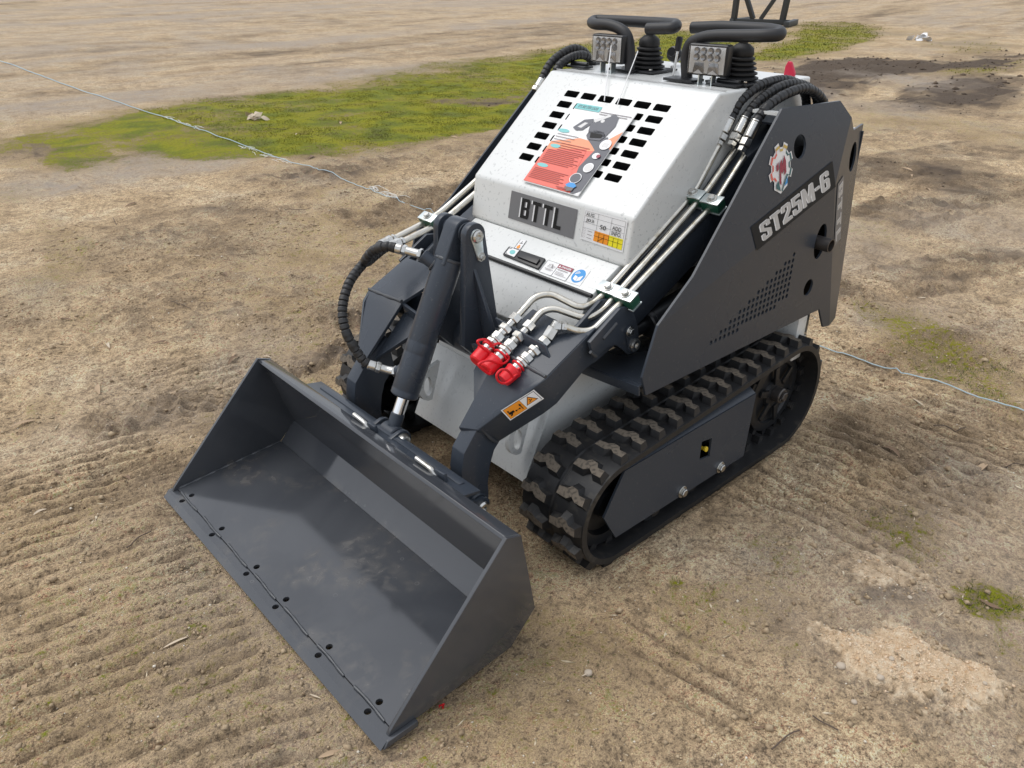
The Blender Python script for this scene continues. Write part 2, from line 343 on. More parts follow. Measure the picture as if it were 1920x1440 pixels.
H = .03*(fbm(GX*.35, GY*.35, 3, 1)-.5)*np.clip(SP*30, .15, 1)+.022*(fbm(GX*1.7, GY*1.7, 4, 2)-.5)*att(.6)+.024*(fbm(GX*8, GY*8, 3, 3)-.5)*att(.12)+.016*(fbm(GX*26, GY*26, 2, 4)-.5)*att(.04)
def band(p0, p1, half, pitch, amp, s, thr=.45, chev=0.0):
    """cleat or tyre marks pressed along a line on the ground"""
    (x0, y0), (x1, y1) = gp(*p0), gp(*p1); L = math.hypot(x1-x0, y1-y0); ux, uy = (x1-x0)/L, (y1-y0)/L; mg = half+.1
    i0, i1 = np.searchsorted(gx, [min(x0, x1)-mg, max(x0, x1)+mg]); j0, j1 = np.searchsorted(gy, [min(y0, y1)-mg, max(y0, y1)+mg])
    X, Y, A = GX[i0:i1, j0:j1], GY[i0:i1, j0:j1], att(pitch*.9)[i0:i1, j0:j1]
    t = (X-x0)*ux+(Y-y0)*uy; n = -(X-x0)*uy+(Y-y0)*ux; n = n+.05*(fbm(t*1.5, n*0, 2, s)-.5)*2
    m = sstep(-.05, .12, t)*sstep(L+.05, L-.12, t)*sstep(half, half*.8, np.abs(n))*sstep(thr-.12, thr+.12, fbm(X*2.6, Y*2.6, 3, s+3))
    ph = (t+chev*np.abs(n)+.35*pitch*(fbm(X*9, Y*9, 3, s+5)-.5)*2)/pitch*2*math.pi
    rid = np.sin(ph); rid = np.where(rid > 0, rid, rid*.6)*np.clip(2.6*fbm(X*12, Y*12, 3, s+7)-.45, 0, 1.5)
    M, h = np.zeros_like(GX), np.zeros_like(GX); M[i0:i1, j0:j1] = m; h[i0:i1, j0:j1] = m*amp*A*rid; return M, h
DARK_ = np.zeros_like(H); PALE = np.zeros_like(H)
def ribs(c, ra, rb, along, across, pitch, depth, s, thr):
    """parallel grooves pressed by a track: c centre, ra-rb two points along one groove, size in metres"""
    cx, cy = gp(*c); (ax_, ay_), (bx_, by_) = gp(*ra), gp(*rb); L = math.hypot(bx_-ax_, by_-ay_); ux, uy = (bx_-ax_)/L, (by_-ay_)/L
    mg = max(along, across)*.75+.1; i0, i1 = np.searchsorted(gx, [cx-mg, cx+mg]); j0, j1 = np.searchsorted(gy, [cy-mg, cy+mg]); X, Y = GX[i0:i1, j0:j1], GY[i0:i1, j0:j1]
    q = (X-cx)*ux+(Y-cy)*uy; t = -(X-cx)*uy+(Y-cy)*ux; t = t+.012*(fbm(q*1.2, t*1.2, 2, s)-.5)*2+.005*(fbm(X*10, Y*10, 2, s+1)-.5)*2
    m = sstep(across/2+.04, across/2-.06, np.abs(q)+.12*(fbm(X*4, Y*4, 3, s+2)-.5))*sstep(along/2+.05, along/2-.1, np.abs(t))*sstep(thr-.14, thr+.1, fbm(X*2.3, Y*2.3, 4, s+3))
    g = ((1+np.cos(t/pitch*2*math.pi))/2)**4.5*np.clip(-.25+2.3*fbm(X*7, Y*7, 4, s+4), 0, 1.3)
    A = att(pitch*.8)[i0:i1, j0:j1]; H[i0:i1, j0:j1] -= m*A*depth*(g-.2-.35*(fbm(X*18, Y*18, 3, s+6)-.5)); DARK_[i0:i1, j0:j1] = np.maximum(DARK_[i0:i1, j0:j1], .42*m*A*g*(.4+fbm(X*20, Y*20, 2, s+5)))  # groove shade put into the dark mask, along with moist soil colour
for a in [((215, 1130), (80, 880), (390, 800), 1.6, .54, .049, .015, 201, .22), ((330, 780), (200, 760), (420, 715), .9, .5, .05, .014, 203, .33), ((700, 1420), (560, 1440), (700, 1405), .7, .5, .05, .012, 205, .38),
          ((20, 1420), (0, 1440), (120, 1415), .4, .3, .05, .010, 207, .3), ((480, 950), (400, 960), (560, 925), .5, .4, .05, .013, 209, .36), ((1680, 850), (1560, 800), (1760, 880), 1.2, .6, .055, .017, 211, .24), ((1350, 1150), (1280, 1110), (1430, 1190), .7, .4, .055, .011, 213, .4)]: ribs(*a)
for p0, p1, half, pitch, amp, s, thr, chev, dk in [
        ((150, 815), (880, 585), .10, .075, .022, 41, .42, .5, .38), ((480, 800), (930, 690), .08, .07, .016, 43, .45, .5, .35), ((460, 1010), (980, 860), .10, .07, .012, 44, .46, .5, .35),
        ((560, 600), (1000, 480), .22, .055, .016, 49, .36, .4, .35), ((640, 420), (1000, 330), .25, .07, .02, 50, .38, .4, .5),
        ((1250, 1150), (1640, 900), .17, .05, .006, 51, .45, .4, .15), ((1560, 560), (1920, 470), .22, .06, .02, 53, .42, .6, .5), ((1600, 880), (1960, 800), .3, .06, .010, 55, .45, .4, .25),
        ((1640, 420), (1920, 330), .3, .09, .03, 57, .4, .5, .5), ((1560, 330), (1960, 265), .35, .1, .03, 59, .4, .3, .45), ((1600, 700), (1960, 620), .2, .05, .012, 60, .42, .5, .3)]:
    m, h = band(p0, p1, half, pitch, amp, s, thr, chev); H += h; DARK_ = np.maximum(DARK_, m*dk*fbm(GX*11, GY*11, 3, s)*1.6)
# long streaks of the far dirt road
a0, a1 = gp(0, 250), gp(1100, 85); sl_ = math.hypot(a1[0]-a0[0], a1[1]-a0[1]); sx, sy = (a1[0]-a0[0])/sl_, (a1[1]-a0[1])/sl_
S = GX*sx+GY*sy; T = -GX*sy+GY*sx
road = patch(GX, GY, [(-500, 10), (-300, 240), (0, 232), (330, 195), (600, 150), (900, 108), (1100, 80), (1300, 50), (1640, 42), (1920, 75), (2200, 60), (2000, -25), (900, -30), (-400, -30)], 1.2, 61)
stk = fbm(S*.09+fbm(S*.3, T*.3, 3, 62)*1.5, T*1.1+fbm(S*.2, T*.2, 3, 64)*2.5, 5, 63); stk2 = fbm(S*.3, T*4.5+fbm(S*.3, T*.3, 2, 66)*3, 3, 65)
PALE += road*np.clip((stk-.38)*2.2, -.1, .75)+road*np.clip((stk2-.5)*1.5, 0, .5)
DARK_ += road*(np.clip((.44-stk)*1.6, 0, .3)+np.clip((.42-stk2)*1.4, 0, .25)); H += road*.05*(stk-.5)*np.clip(att(.8)+.3, 0, 1)
# dark churned mud, and one darker patch under the loader's front
MUD_DARK = np.zeros_like(H)
for px, wr, am, s, hh in [([(1425, 150), (1500, 112), (1620, 106), (1730, 118), (1920, 100), (1925, 112), (1730, 135), (1640, 150), (1540, 190), (1480, 195)], .8, 1.1, 71, .12),
                      ([(1660, 175), (1760, 150), (1850, 140), (1925, 145), (1925, 175), (1850, 210), (1700, 205)], .7, .8, 73, .05), ([(1600, 300), (1780, 285), (1925, 330), (1925, 400), (1750, 350), (1600, 345)], .5, .6, 75, .03),
                      ([(0, 270), (60, 265), (95, 285), (60, 300), (0, 300)], .4, .6, 77, 0), ([(780, 185), (960, 178), (1010, 190), (900, 198), (780, 196)], .4, .6, 78, .02), ([(250, 400), (420, 370), (480, 390), (300, 420)], .3, .35, 79, .01),
                      ([(700, 760), (980, 760), (990, 1010), (860, 990)], .1, .30, 80, 0), ([(1600, 1080), (1680, 1060), (1740, 1110), (1640, 1130)], .06, .6, 81, .01), ([(1730, 1160), (1790, 1180), (1780, 1215), (1730, 1200)], .05, .5, 82, .005), ([(1560, 1190), (1620, 1165), (1640, 1180), (1590, 1200)], .04, .6, 83, .005)]:
    m = patch(GX, GY, px, wr, s); MUD_DARK = np.maximum(MUD_DARK, m*am); DARK_ = np.maximum(DARK_, m*am*(.5+.8*fbm(GX*6, GY*6, 3, s))); H += m*hh*(fbm(GX*3, GY*3, 4, s)-.3)*np.clip(att(.4)+.4, 0, 1)
for px, wr, am, s, hh in [([(150, 420), (420, 320), (700, 290), (1010, 245), (1000, 330), (860, 460), (640, 560), (380, 620), (120, 640)], .5, .30, 171, .045), ([(1590, 240), (1930, 200), (1930, 560), (1600, 520)], .5, .25, 173, .05), ([(430, 330), (700, 300), (1000, 270), (990, 320), (700, 370), (450, 390)], .35, .45, 175, .05)]:
    m = patch(GX, GY, px, wr, s)*sstep(.38, .6, fbm(GX*1.4, GY*1.4, 4, s+1)); q = np.abs(fbm(GX*7, GY*7, 4, s+2)-.5)*2; H += m*hh*(.35-q)*att(.14); DARK_ = np.maximum(DARK_, m*am*(.4+1.2*(q < .16)*fbm(GX*16, GY*16, 2, s+4)))
DARK_ += .22*sstep(.55, .75, fbm(GX*1.6, GY*1.6, 5, 85))
PALE += .5*sstep(.55, .75, fbm(GX*.9+9, GY*.9, 5, 87))
for px, wr, am, s in [([(180, 300), (330, 285), (500, 300), (420, 330), (200, 350)], .5, .8, 91), ([(0, 345), (160, 325), (120, 370), (0, 380)], .4, .6, 92), ([(1560, 560), (1900, 540), (1900, 640), (1600, 620)], .3, .4, 93), ([(1640, 150), (1760, 140), (1800, 160), (1700, 175)], .6, .7, 94)]:
    PALE += am*patch(GX, GY, px, wr, s)
# orange sandy spill
SAND = np.maximum(patch(GX, GY, [(1545, 1180), (1600, 1195), (1680, 1165), (1760, 1215), (1800, 1235), (1875, 1260), (1885, 1290), (1840, 1315), (1760, 1320), (1660, 1310), (1590, 1240), (1545, 1215)], .05, 95),
                  .42*patch(GX, GY, [(1570, 1060), (1640, 1035), (1720, 1075), (1730, 1110), (1650, 1120), (1600, 1100)], .06, 96))
SAND = SAND*np.clip(.5+1.1*fbm(GX*16, GY*16, 3, 97), 0, 1); H += SAND*.034*fbm(GX*10, GY*10, 3, 98)+SAND*.01*(fbm(GX*45, GY*45, 2, 99)-.5)
# moss and thin grass
MOSS = np.zeros_like(H); MV = np.clip(.25+1.3*fbm(GX*2.2, GY*2.2, 5, 100), 0, 1)
for px, wr, am, s in [
        ([(290, 268), (350, 240), (440, 205), (600, 195), (800, 170), (1080, 110), (1120, 200), (1000, 235), (800, 262), (650, 285), (480, 292), (380, 285)], .8, 1.0, 101),
        ([(60, 305), (100, 275), (210, 258), (225, 285), (170, 312), (100, 322)], .3, .9, 102), ([(0, 245), (200, 215), (420, 190), (700, 150), (1000, 95), (1150, 80), (1150, 130), (800, 170), (400, 235), (0, 300)], .9, 1.0, 103), ([(560, 175), (800, 140), (1050, 90), (1180, 75), (1180, 130), (900, 165), (600, 205)], .7, 1.0, 128),
        ([(1190, 60), (1300, 55), (1420, 60), (1300, 140), (1190, 140)], .5, 1.0, 104), ([(1370, 118), (1440, 92), (1500, 40), (1640, 42), (1645, 62), (1585, 92), (1545, 106), (1450, 118)], .6, 1.0, 105),
        ([(1615, 130), (1720, 120), (1925, 112), (1925, 128), (1830, 148), (1700, 138)], .5, .75, 106), ([(1770, 70), (1850, 68), (1925, 95), (1850, 108), (1740, 100), (1700, 85)], .6, .6, 107), ([(-100, 12), (100, -5), (120, 12), (0, 25)], 1, .5, 108),
        ([(1790, 1100), (1850, 1090), (1925, 1110), (1925, 1150), (1870, 1165), (1800, 1140)], .035, .95, 110), ([(1600, 960), (1720, 940), (1790, 1010), (1720, 1060), (1640, 1020)], .12, .6, 111), ([(1840, 1170), (1925, 1180), (1925, 1260), (1880, 1230)], .05, .55, 112),
        ([(1245, 1090), (1280, 1085), (1285, 1112), (1255, 1115)], .02, .9, 113), ([(1315, 1110), (1345, 1105), (1350, 1130), (1320, 1130)], .02, .7, 114), ([(1440, 1220), (1500, 1200), (1510, 1245), (1460, 1260)], .04, .75, 115), ([(1200, 1080), (1430, 1060), (1340, 1000), (1500, 960), (1520, 1100), (1380, 1260), (1200, 1240)], .1, .42, 116),
        ([(1600, 420), (1700, 400), (1740, 470), (1640, 480)], .3, .6, 117), ([(1590, 560), (1720, 590), (1860, 650), (1920, 700), (1920, 790), (1780, 720), (1620, 640)], .2, .66, 118), ([(1880, 760), (1925, 755), (1925, 810)], .05, .7, 119),
        ([(60, 400), (150, 440), (170, 520), (140, 640), (80, 660), (20, 480)], .3, .5, 120), ([(30, 720), (110, 730), (90, 820), (30, 860)], .12, .4, 121), ([(600, 270), (680, 280), (640, 300)], .2, .8, 122), ([(0, 900), (40, 880), (30, 960), (0, 970)], .05, .5, 123), ([(640, 450), (740, 440), (640, 520), (500, 520)], .3, .3, 124),
        ([(1240, 1240), (1290, 1230), (1280, 1270)], .03, .5, 125), ([(1650, 1400), (1720, 1380), (1740, 1440), (1680, 1440)], .04, .6, 126), ([(1880, 610), (1920, 600), (1920, 660)], .1, .5, 127)]:
    MOSS = np.maximum(MOSS, am*patch(GX, GY, px, wr, s)*MV)
def soften(A, strides):
    for k in strides:
        for ax in (0, 1): A = .5*A+.25*np.roll(A, k, ax)+.25*np.roll(A, -k, ax)
    return A
MOSS = .45*MOSS+.55*soften(MOSS, (1, 2, 3, 5, 8))
MOSS = np.maximum(MOSS, (1-road)*(.04+.30*sstep(.44, .70, fbm(GX*.8, GY*.8, 5, 131))*(1-.75*sstep(.1, .3, DARK_))))
MOSS *= 1-.8*np.clip(DARK_, 0, 1)*(DARK_ > .3); H += MOSS*.008*fbm(GX*30, GY*30, 2, 130)*att(.03)
# pressed flat where the machine stands
foot = sstep(.62, .54, np.abs(GY))*sstep(.05, .0, GX)*sstep(-.5, -.42, GX); H = H*(1-foot)+foot*np.minimum(H*.25-.010, -.004)
trk = np.maximum(sstep(.51, .485, GY)*sstep(.26, .285, GY), sstep(.56, .54, -GY)*sstep(.31, .33, -GY))*sstep(-.56, -.62, GX)*sstep(-1.66, -1.6, GX); H = H*(1-trk)+trk*np.minimum(H*.3, -.001)
H += .006*sstep(.53, .505, np.abs(GY))*sstep(.485, .505, np.abs(GY))*sstep(-.6, -.66, GX)*sstep(-1.62, -1.56, GX)
def hfun(x, y):
    i = np.clip(np.searchsorted(gx, x)-1, 0, len(gx)-2); j = np.clip(np.searchsorted(gy, y)-1, 0, len(gy)-2)
    fx = (x-gx[i])/(gx[i+1]-gx[i]); fy = (y-gy[j])/(gy[j+1]-gy[j])
    return (H[i, j]*(1-fx)+H[i+1, j]*fx)*(1-fy)+(H[i, j+1]*(1-fx)+H[i+1, j+1]*fx)*fy
def grid_mesh(name, gx, gy, Z):
    nx, ny = len(gx), len(gy); X, Y = np.meshgrid(gx, gy, indexing='ij')
    co = np.stack([X, Y, Z], -1).reshape(-1, 3).astype(np.float32); idx = np.arange(nx*ny).reshape(nx, ny)
    q = np.stack([idx[:-1, :-1], idx[1:, :-1], idx[1:, 1:], idx[:-1, 1:]], -1).reshape(-1, 4).astype(np.int32)
    me = bpy.data.meshes.new(name); me.vertices.add(len(co)); me.vertices.foreach_set('co', co.ravel())
    me.loops.add(q.size); me.loops.foreach_set('vertex_index', q.ravel()); me.polygons.add(len(q)); me.polygons.foreach_set('loop_start', np.arange(0, q.size, 4, dtype=np.int32))
    me.update(calc_edges=True); me.shade_smooth(); return me
def ground_mat():
    m = mat('trampled_dirt', (.25, .19, .13), .95, spec=.25); t = m.node_tree; b = t.nodes['Principled BSDF']; L = t.links.new
    tc = N(t, 'ShaderNodeTexCoord'); at = N(t, 'ShaderNodeAttribute', attribute_name='mask'); sp = N(t, 'ShaderNodeSeparateColor'); L(at.outputs['Color'], sp.inputs[0])
    def nz(s, d=5, dis=0.):
        n = N(t, 'ShaderNodeTexNoise'); n.inputs['Scale'].default_value = s; n.inputs['Detail'].default_value = d; n.inputs['Roughness'].default_value = .62; n.inputs['Distortion'].default_value = dis; L(tc.outputs['Object'], n.inputs['Vector']); return n.outputs['Fac']
    def math_(op, a, c):
        n = N(t, 'ShaderNodeMath', operation=op)
        for k, q in enumerate((a, c)):
            if isinstance(q, (int, float)): n.inputs[k].default_value = q
            else: L(q, n.inputs[k])
        return n.outputs[0]
    def mixc(f, a, c, bt='MIX'):
        n = N(t, 'ShaderNodeMix', data_type='RGBA', blend_type=bt)
        for k, q in ((0, f), (6, a), (7, c)):
            if isinstance(q, (int, float)): n.inputs[k].default_value = q
            elif isinstance(q, tuple): n.inputs[k].default_value = (*q, 1)
            else: L(q, n.inputs[k])
        return n.outputs[2]
    def rmp(f, pts): r = ramp(t, pts); L(f, r.inputs[0]); return r.outputs[0]
    n1, n2, n3, n4, n5 = nz(2.3, 6, .4), nz(11, 6, .3), nz(48, 5, .3), nz(330, 3), nz(125, 4)
    base = rmp(n1, [(.3, (.345, .245, .146)), (.42, (.455, .33, .20)), (.52, (.525, .388, .24)), (.62, (.535, .415, .272)), (.74, (.45, .362, .262))])
    base = mixc(.7, base, rmp(n2, [(.28, (.27,)*3), (.5, (.5,)*3), (.72, (.70,)*3)]), 'OVERLAY')
    base = mixc(.95, base, rmp(n3, [(.3, (.22,)*3), (.5, (.5,)*3), (.7, (.74,)*3)]), 'OVERLAY')
    gr = rmp(math_('ADD', n2, math_('MULTIPLY', math_('SUBTRACT', n1, .5), .8)), [(.36, (.45,)*3), (.62, (1,)*3)]); base = mixc(gr, base, rmp(n5, [(.3, (.12,)*3), (.48, (.5,)*3), (.7, (.82,)*3)]), 'OVERLAY')
    base = mixc(math_('MULTIPLY', gr, .9), base, rmp(n4, [(.32, (.15,)*3), (.5, (.5,)*3), (.68, (.85,)*3)]), 'OVERLAY')
    base = mixc(rmp(math_('ADD', n5, math_('MULTIPLY', math_('SUBTRACT', n2, .5), .5)), [(.30, (.75,)*3), (.38, (0,)*3)]), base, (.15, .11, .075))
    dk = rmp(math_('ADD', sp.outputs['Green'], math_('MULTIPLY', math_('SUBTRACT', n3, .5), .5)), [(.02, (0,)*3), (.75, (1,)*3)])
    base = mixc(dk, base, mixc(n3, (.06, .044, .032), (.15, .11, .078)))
    pa = at.outputs['Alpha']; base = mixc(math_('MULTIPLY', pa, rmp(n2, [(.3, (.3,)*3), (.6, (1,)*3)])), base, mixc(n3, (.315, .262, .212), (.43, .365, .302)))
    sf = rmp(math_('ADD', sp.outputs['Blue'], math_('MULTIPLY', math_('SUBTRACT', n3, .5), .9)), [(.15, (0,)*3), (.55, (1,)*3)])
    base = mixc(sf, base, rmp(n3, [(.3, (.55, .39, .24)), (.5, (.76, .58, .39)), (.7, (.86, .74, .56))]))
    mo = math_('ADD', sp.outputs['Red'], math_('MULTIPLY', math_('SUBTRACT', n2, .5), .8)); mo = math_('ADD', mo, math_('MULTIPLY', math_('SUBTRACT', n3, .5), 1.0)); mo = math_('ADD', mo, math_('MULTIPLY', math_('SUBTRACT', n5, .5), 1.0))
    mf = rmp(mo, [(.30, (0,)*3), (.66, (1,)*3)])
    mc = rmp(n1, [(.3, (.11, .12, .025)), (.42, (.155, .18, .016)), (.55, (.255, .25, .010)), (.7, (.21, .175, .03))])
    mc = mixc(.6, mc, rmp(n3, [(.3, (.3,)*3), (.7, (.68,)*3)]), 'OVERLAY')
    mc = mixc(rmp(mo, [(.5, (.8,)*3), (.75, (0,)*3)]), mc, (.17, .125, .04)); base = mixc(math_('MULTIPLY', mf, math_('GREATER_THAN', sp.outputs['Red'], .02)), base, mc)
    vo = N(t, 'ShaderNodeTexVoronoi'); vo.inputs['Scale'].default_value = 85; L(tc.outputs['Object'], vo.inputs['Vector'])
    sel = math_('MULTIPLY', rmp(vo.outputs['Distance'], [(.12, (1,)*3), (.2, (0,)*3)]), rmp(nz(33, 2), [(.58, (0,)*3), (.64, (1,)*3)]))
    base = mixc(math_('MULTIPLY', sel, .6), base, mixc(n2, (.62, .55, .44), (.2, .15, .1)))
    L(base, b.inputs['Base Color'])
    # fine cracks and grain
    vc = N(t, 'ShaderNodeTexVoronoi', feature='DISTANCE_TO_EDGE'); vc.inputs['Scale'].default_value = 9
    wv = N(t, 'ShaderNodeVectorMath', operation='ADD'); nn = N(t, 'ShaderNodeTexNoise'); nn.inputs['Scale'].default_value = 14; L(tc.outputs['Object'], nn.inputs['Vector'])
    ms = N(t, 'ShaderNodeVectorMath', operation='SCALE'); ms.inputs['Scale'].default_value = .14; L(nn.outputs['Color'], ms.inputs[0]); L(tc.outputs['Object'], wv.inputs[0]); L(ms.outputs[0], wv.inputs[1]); L(wv.outputs[0], vc.inputs['Vector'])
    crk = math_('MULTIPLY', rmp(vc.outputs['Distance'], [(.0, (1,)*3), (.035, (0,)*3)]), rmp(n1, [(.54, (0,)*3), (.62, (1,)*3)]))
    hgt = math_('ADD', math_('MULTIPLY', n3, .012), math_('MULTIPLY', n4, .0035)); hgt = math_('ADD', hgt, math_('MULTIPLY', n2, .012)); hgt = math_('ADD', hgt, math_('MULTIPLY', n5, .009)); hgt = math_('SUBTRACT', hgt, math_('MULTIPLY', crk, .003)); hgt = math_('ADD', hgt, math_('MULTIPLY', sel, .003))
    bu = N(t, 'ShaderNodeBump'); bu.inputs['Strength'].default_value = 1; bu.inputs['Distance'].default_value = 1; L(hgt, bu.inputs['Height']); L(bu.outputs[0], b.inputs['Normal'])
    return m
gme = grid_mesh('ground', gx, gy, H); gme.materials.append(ground_mat())
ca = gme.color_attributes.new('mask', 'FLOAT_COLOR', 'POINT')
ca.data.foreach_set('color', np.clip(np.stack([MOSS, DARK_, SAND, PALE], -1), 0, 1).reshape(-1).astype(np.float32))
ground = bpy.data.objects.new('ground', gme); COL.objects.link(ground); ground['kind'] = 'structure'
# ================================================================ the compact track loader
LD = thing('track_loader', 'compact white and charcoal tracked loader parked on the dirt with its bucket down', 'loader', (-.95, 0, 0))
def part(name, bm, m, parent=LD, **k): return obj(name, bm, m, parent, **k)
# ---------------- chassis (white lower body)
bm = nb(); ct = [(-.657, .150), (-.748, .345), (-.80, .47), (-1.60, .47), (-1.60, .12), (-.70, .12)]
plate(bm, ct, -.235, .235); chassis = part('chassis', bm, WHITE, bevel=.006)
bm = nb(); prism(bm, [(-.650, -.236, .145), (-.650, .236, .145), (-.744, .236, .343), (-.744, -.236, .343)], (-.008, 0, -.004)); obj('front_plate', bm, WHITE, chassis, bevel=.002)
for s in (1, -1):      # welded tie-down loop on the front plate
    c = P(965, 822, y=.205) if s > 0 else V((P(965, 822, y=.205).x, -.165, P(965, 822, y=.205).z))
    orr = [(-.06, .030)]+[(.024*math.cos(a)*1.0, -.016+.034*math.sin(a)) if math.sin(a) < 0 else (.024*math.cos(a), .016+.034*math.sin(a)) for a in np.linspace(-math.pi*.5, math.pi*.5, 16)][::-1]+[(-.035, -.045)]
    orr = [(-.050, .062), (-.004, .050), (.016, .038), (.026, .016), (.026, -.016), (.016, -.036), (.0, -.046), (-.016, -.048)]
    bm = fill2d(orr, [ell(-.004, -.002, .014, .030, 18)], .014, lambda a, b, t: c+V((a, t, b))); obj('tie_down_ring', bm, WHITE, chassis, ang=40)
# bottom skid behind and axle housings
bm = nb(); box(bm, (-1.58, -.30, .10), (-.80, .30, .20)); part('undercarriage_frame', bm, BLACK, bevel=.004)
# ---------------- engine cover: slanted louvred hood
HW = .29; hp = [(-.944, .784), (-1.236, 1.034), (-1.66, 1.036), (-1.66, .60), (-1.0, .60), (-.928, .671)]
bm = nb(); plate(bm, hp, -HW, HW); hood_me = mesh_from(bm, 'hood', [WHITE, DARK], .008, 4, 40)
e1 = (V((-1.236, 0, 1.034))-V((-.944, 0, .784))).normalized(); hn = V((-e1.z, 0, e1.x)).normalized()
if hn.z < 0: hn = -hn
hpt = V((-.944, 0, .784))
def onhood(u, v): q = PL(u, v, hpt, hn); return ((q-hpt).dot(e1), q.y)
cTL, cTR, cBL, cBR = onhood(1073, 176), onhood(1242, 203), onhood(987, 293.5), onhood(1148, 334)
s0, s1 = (cTL[0]+cTR[0])/2, (cBL[0]+cBR[0])/2; yl, yr = (cTL[1]+cBL[1])/2, (cTR[1]+cBR[1])/2
bm = nb(); NR, NC = 7, 6; pr_, pc_ = (s0-s1)/(NR-1), (yr-yl)/(NC-1)
for r in range(NR):
    for c in range(NC):
        sc, yc = s1+pr_*r, yl+pc_*c; a, b = pr_*.29, pc_*.385; rr = min(a, b)*.35; ring = []
        for (qx, qy, st) in ((a-rr, b-rr, 0), (-(a-rr), b-rr, 1), (-(a-rr), -(b-rr), 2), (a-rr, -(b-rr), 3)):
            for k in range(4):
                an = math.pi/2*(st+k/3); ring.append(hpt+e1*(sc+qx+rr*math.cos(an))+V((0, yc+qy+rr*math.sin(an), 0))+hn*.01)
        prism(bm, ring, hn*-.055)
for f in bm.faces: f.material_index = 1  # slot pockets coloured black to stand in for the shade behind the louvres
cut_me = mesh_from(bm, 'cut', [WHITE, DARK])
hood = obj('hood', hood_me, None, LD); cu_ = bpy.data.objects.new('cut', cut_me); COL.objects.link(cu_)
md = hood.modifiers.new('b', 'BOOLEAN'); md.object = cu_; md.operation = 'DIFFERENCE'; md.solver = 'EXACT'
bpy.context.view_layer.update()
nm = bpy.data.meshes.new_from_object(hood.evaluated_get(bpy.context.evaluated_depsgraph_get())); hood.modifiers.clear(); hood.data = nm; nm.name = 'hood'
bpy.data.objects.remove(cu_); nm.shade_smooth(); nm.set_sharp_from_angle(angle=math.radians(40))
# seam of the folded top sheet
bm = nb(); box(bm, (-1.262, -.288, 1.0355), (-1.258, .288, 1.0375)); obj('top_seam', bm, SILV, hood)
# deck between the hood and the loader frame, with the black seal
DK0, DK1, DK2 = (-.925, .668), (-.833, .618), (-.775, .50)
bm = nb(); plate(bm, [DK0, DK1, (DK1[0]-.01, .56), (-1.0, .56), (-1.0, .64)], -.27, .27); deck = part('deck_panel', bm, WHITE, bevel=.004)
bm = nb(); plate(bm, [(DK1[0]+.004, DK1[1]-.008), (DK2[0], DK2[1]), (-.81, .47), (-.95, .47), (-.95, .58)], -.262, .262); part('lower_cover', bm, WHITE, bevel=.004)
sd_ = (V((DK1[0]-DK0[0], 0, DK1[1]-DK0[1]))).normalized()
bm = nb(); cyl(bm, (DK1[0]+.003, -.272, DK1[1]-.001), (DK1[0]+.003, .272, DK1[1]-.001), .0055, 10); obj('seal_strip', bm, BLACK, deck)
dn = V((-sd_.z, 0, sd_.x)); dn = dn if dn.z > 0 else -dn; dpt = V((DK0[0], 0, DK0[1]))
def DQ(*c): return [PL(u, v, dpt, dn) for u, v in c]
# latch
q = DQ((956, 465), (1024, 488), (1010, 507), (944, 480)); bm = nb(); prism(bm, q, dn*.007); la = obj('latch_handle', bm, BLACK, deck, bevel=.002)
q2 = [q[0].lerp(q[1], .38).lerp(q[3].lerp(q[2], .38), .25), q[0].lerp(q[1], .93).lerp(q[3].lerp(q[2], .93), .25), q[0].lerp(q[1], .93).lerp(q[3].lerp(q[2], .93), .78), q[0].lerp(q[1], .38).lerp(q[3].lerp(q[2], .38), .78)]
bm = nb(); prism(bm, [p+dn*.0085 for p in q2], dn*.004); obj('latch_handle', bm, BLACK, deck, bevel=.003)
decal('latch_sticker', [p+dn*.0085 for p in (q[0].lerp(q[1], .06).lerp(q[3].lerp(q[2], .06), .12), q[0].lerp(q[1], .32).lerp(q[3].lerp(q[2], .32), .12), q[0].lerp(q[1], .32).lerp(q[3].lerp(q[2], .32), .88), q[0].lerp(q[1], .06).lerp(q[3].lerp(q[2], .06), .88))],
      [(LABELW, [rect(0, 0, 1, 1)]), (TEAL, [ell(.55, .5, .27, .3)]), (BLK, [seg(.06, .2, .25, .08, .06), seg(.06, .85, .2, .95, .06)])], deck, off=.0003, step=.0004)
decal('flame_sticker', DQ((976, 450), (988, 452), (975, 470), (964, 466)), [(LABELW, [rect(0, 0, 1, 1)]), (BLK, [seg(.02, 0, .02, 1, .05), seg(.98, 0, .98, 1, .05), seg(0, .98, 1, .98, .04), seg(.25, .36, .75, .36, .05), seg(.5, .12, .5, .36, .06)]), (ORA, [[(.5, .5), (.75, .75), (.62, .92), (.38, .92), (.25, .75)]])], deck)
dg = [(LABELW, [rect(0, 0, 1, 1)]), (BLK, [seg(0, .01, 1, .01, .012), seg(0, .99, 1, .99, .012), seg(.005, 0, .005, 1, .008), seg(.995, 0, .995, 1, .008), seg(.46, 0, .46, 1, .012)]), (CRIM, [rect(.465, .02, .99, .3)]),
      (LABELW, inbox(textpolys('DANGER', .02), .6, .09, .95, .24)+[[(.53, .08), (.57, .24), (.49, .24)]]), (PINK, [seg(.52, .42, .9, .42, .04), seg(.52, .6, .8, .6, .025), seg(.52, .7, .85, .7, .025), seg(.52, .8, .95, .8, .025), seg(.1, .62, .4, .62, .03), seg(.14, .7, .36, .7, .02)]),
      (PINK, [seg(.15, .3, .28, .22, .025), seg(.28, .22, .32, .5, .03), seg(.15, .5, .2, .3, .02), seg(.22, .5, .4, .38, .025), seg(.33, .3, .41, .34, .02)])]
decal('danger_sticker', DQ((1028, 488), (1077, 505), (1060, 528), (1011, 510)), dg, deck)
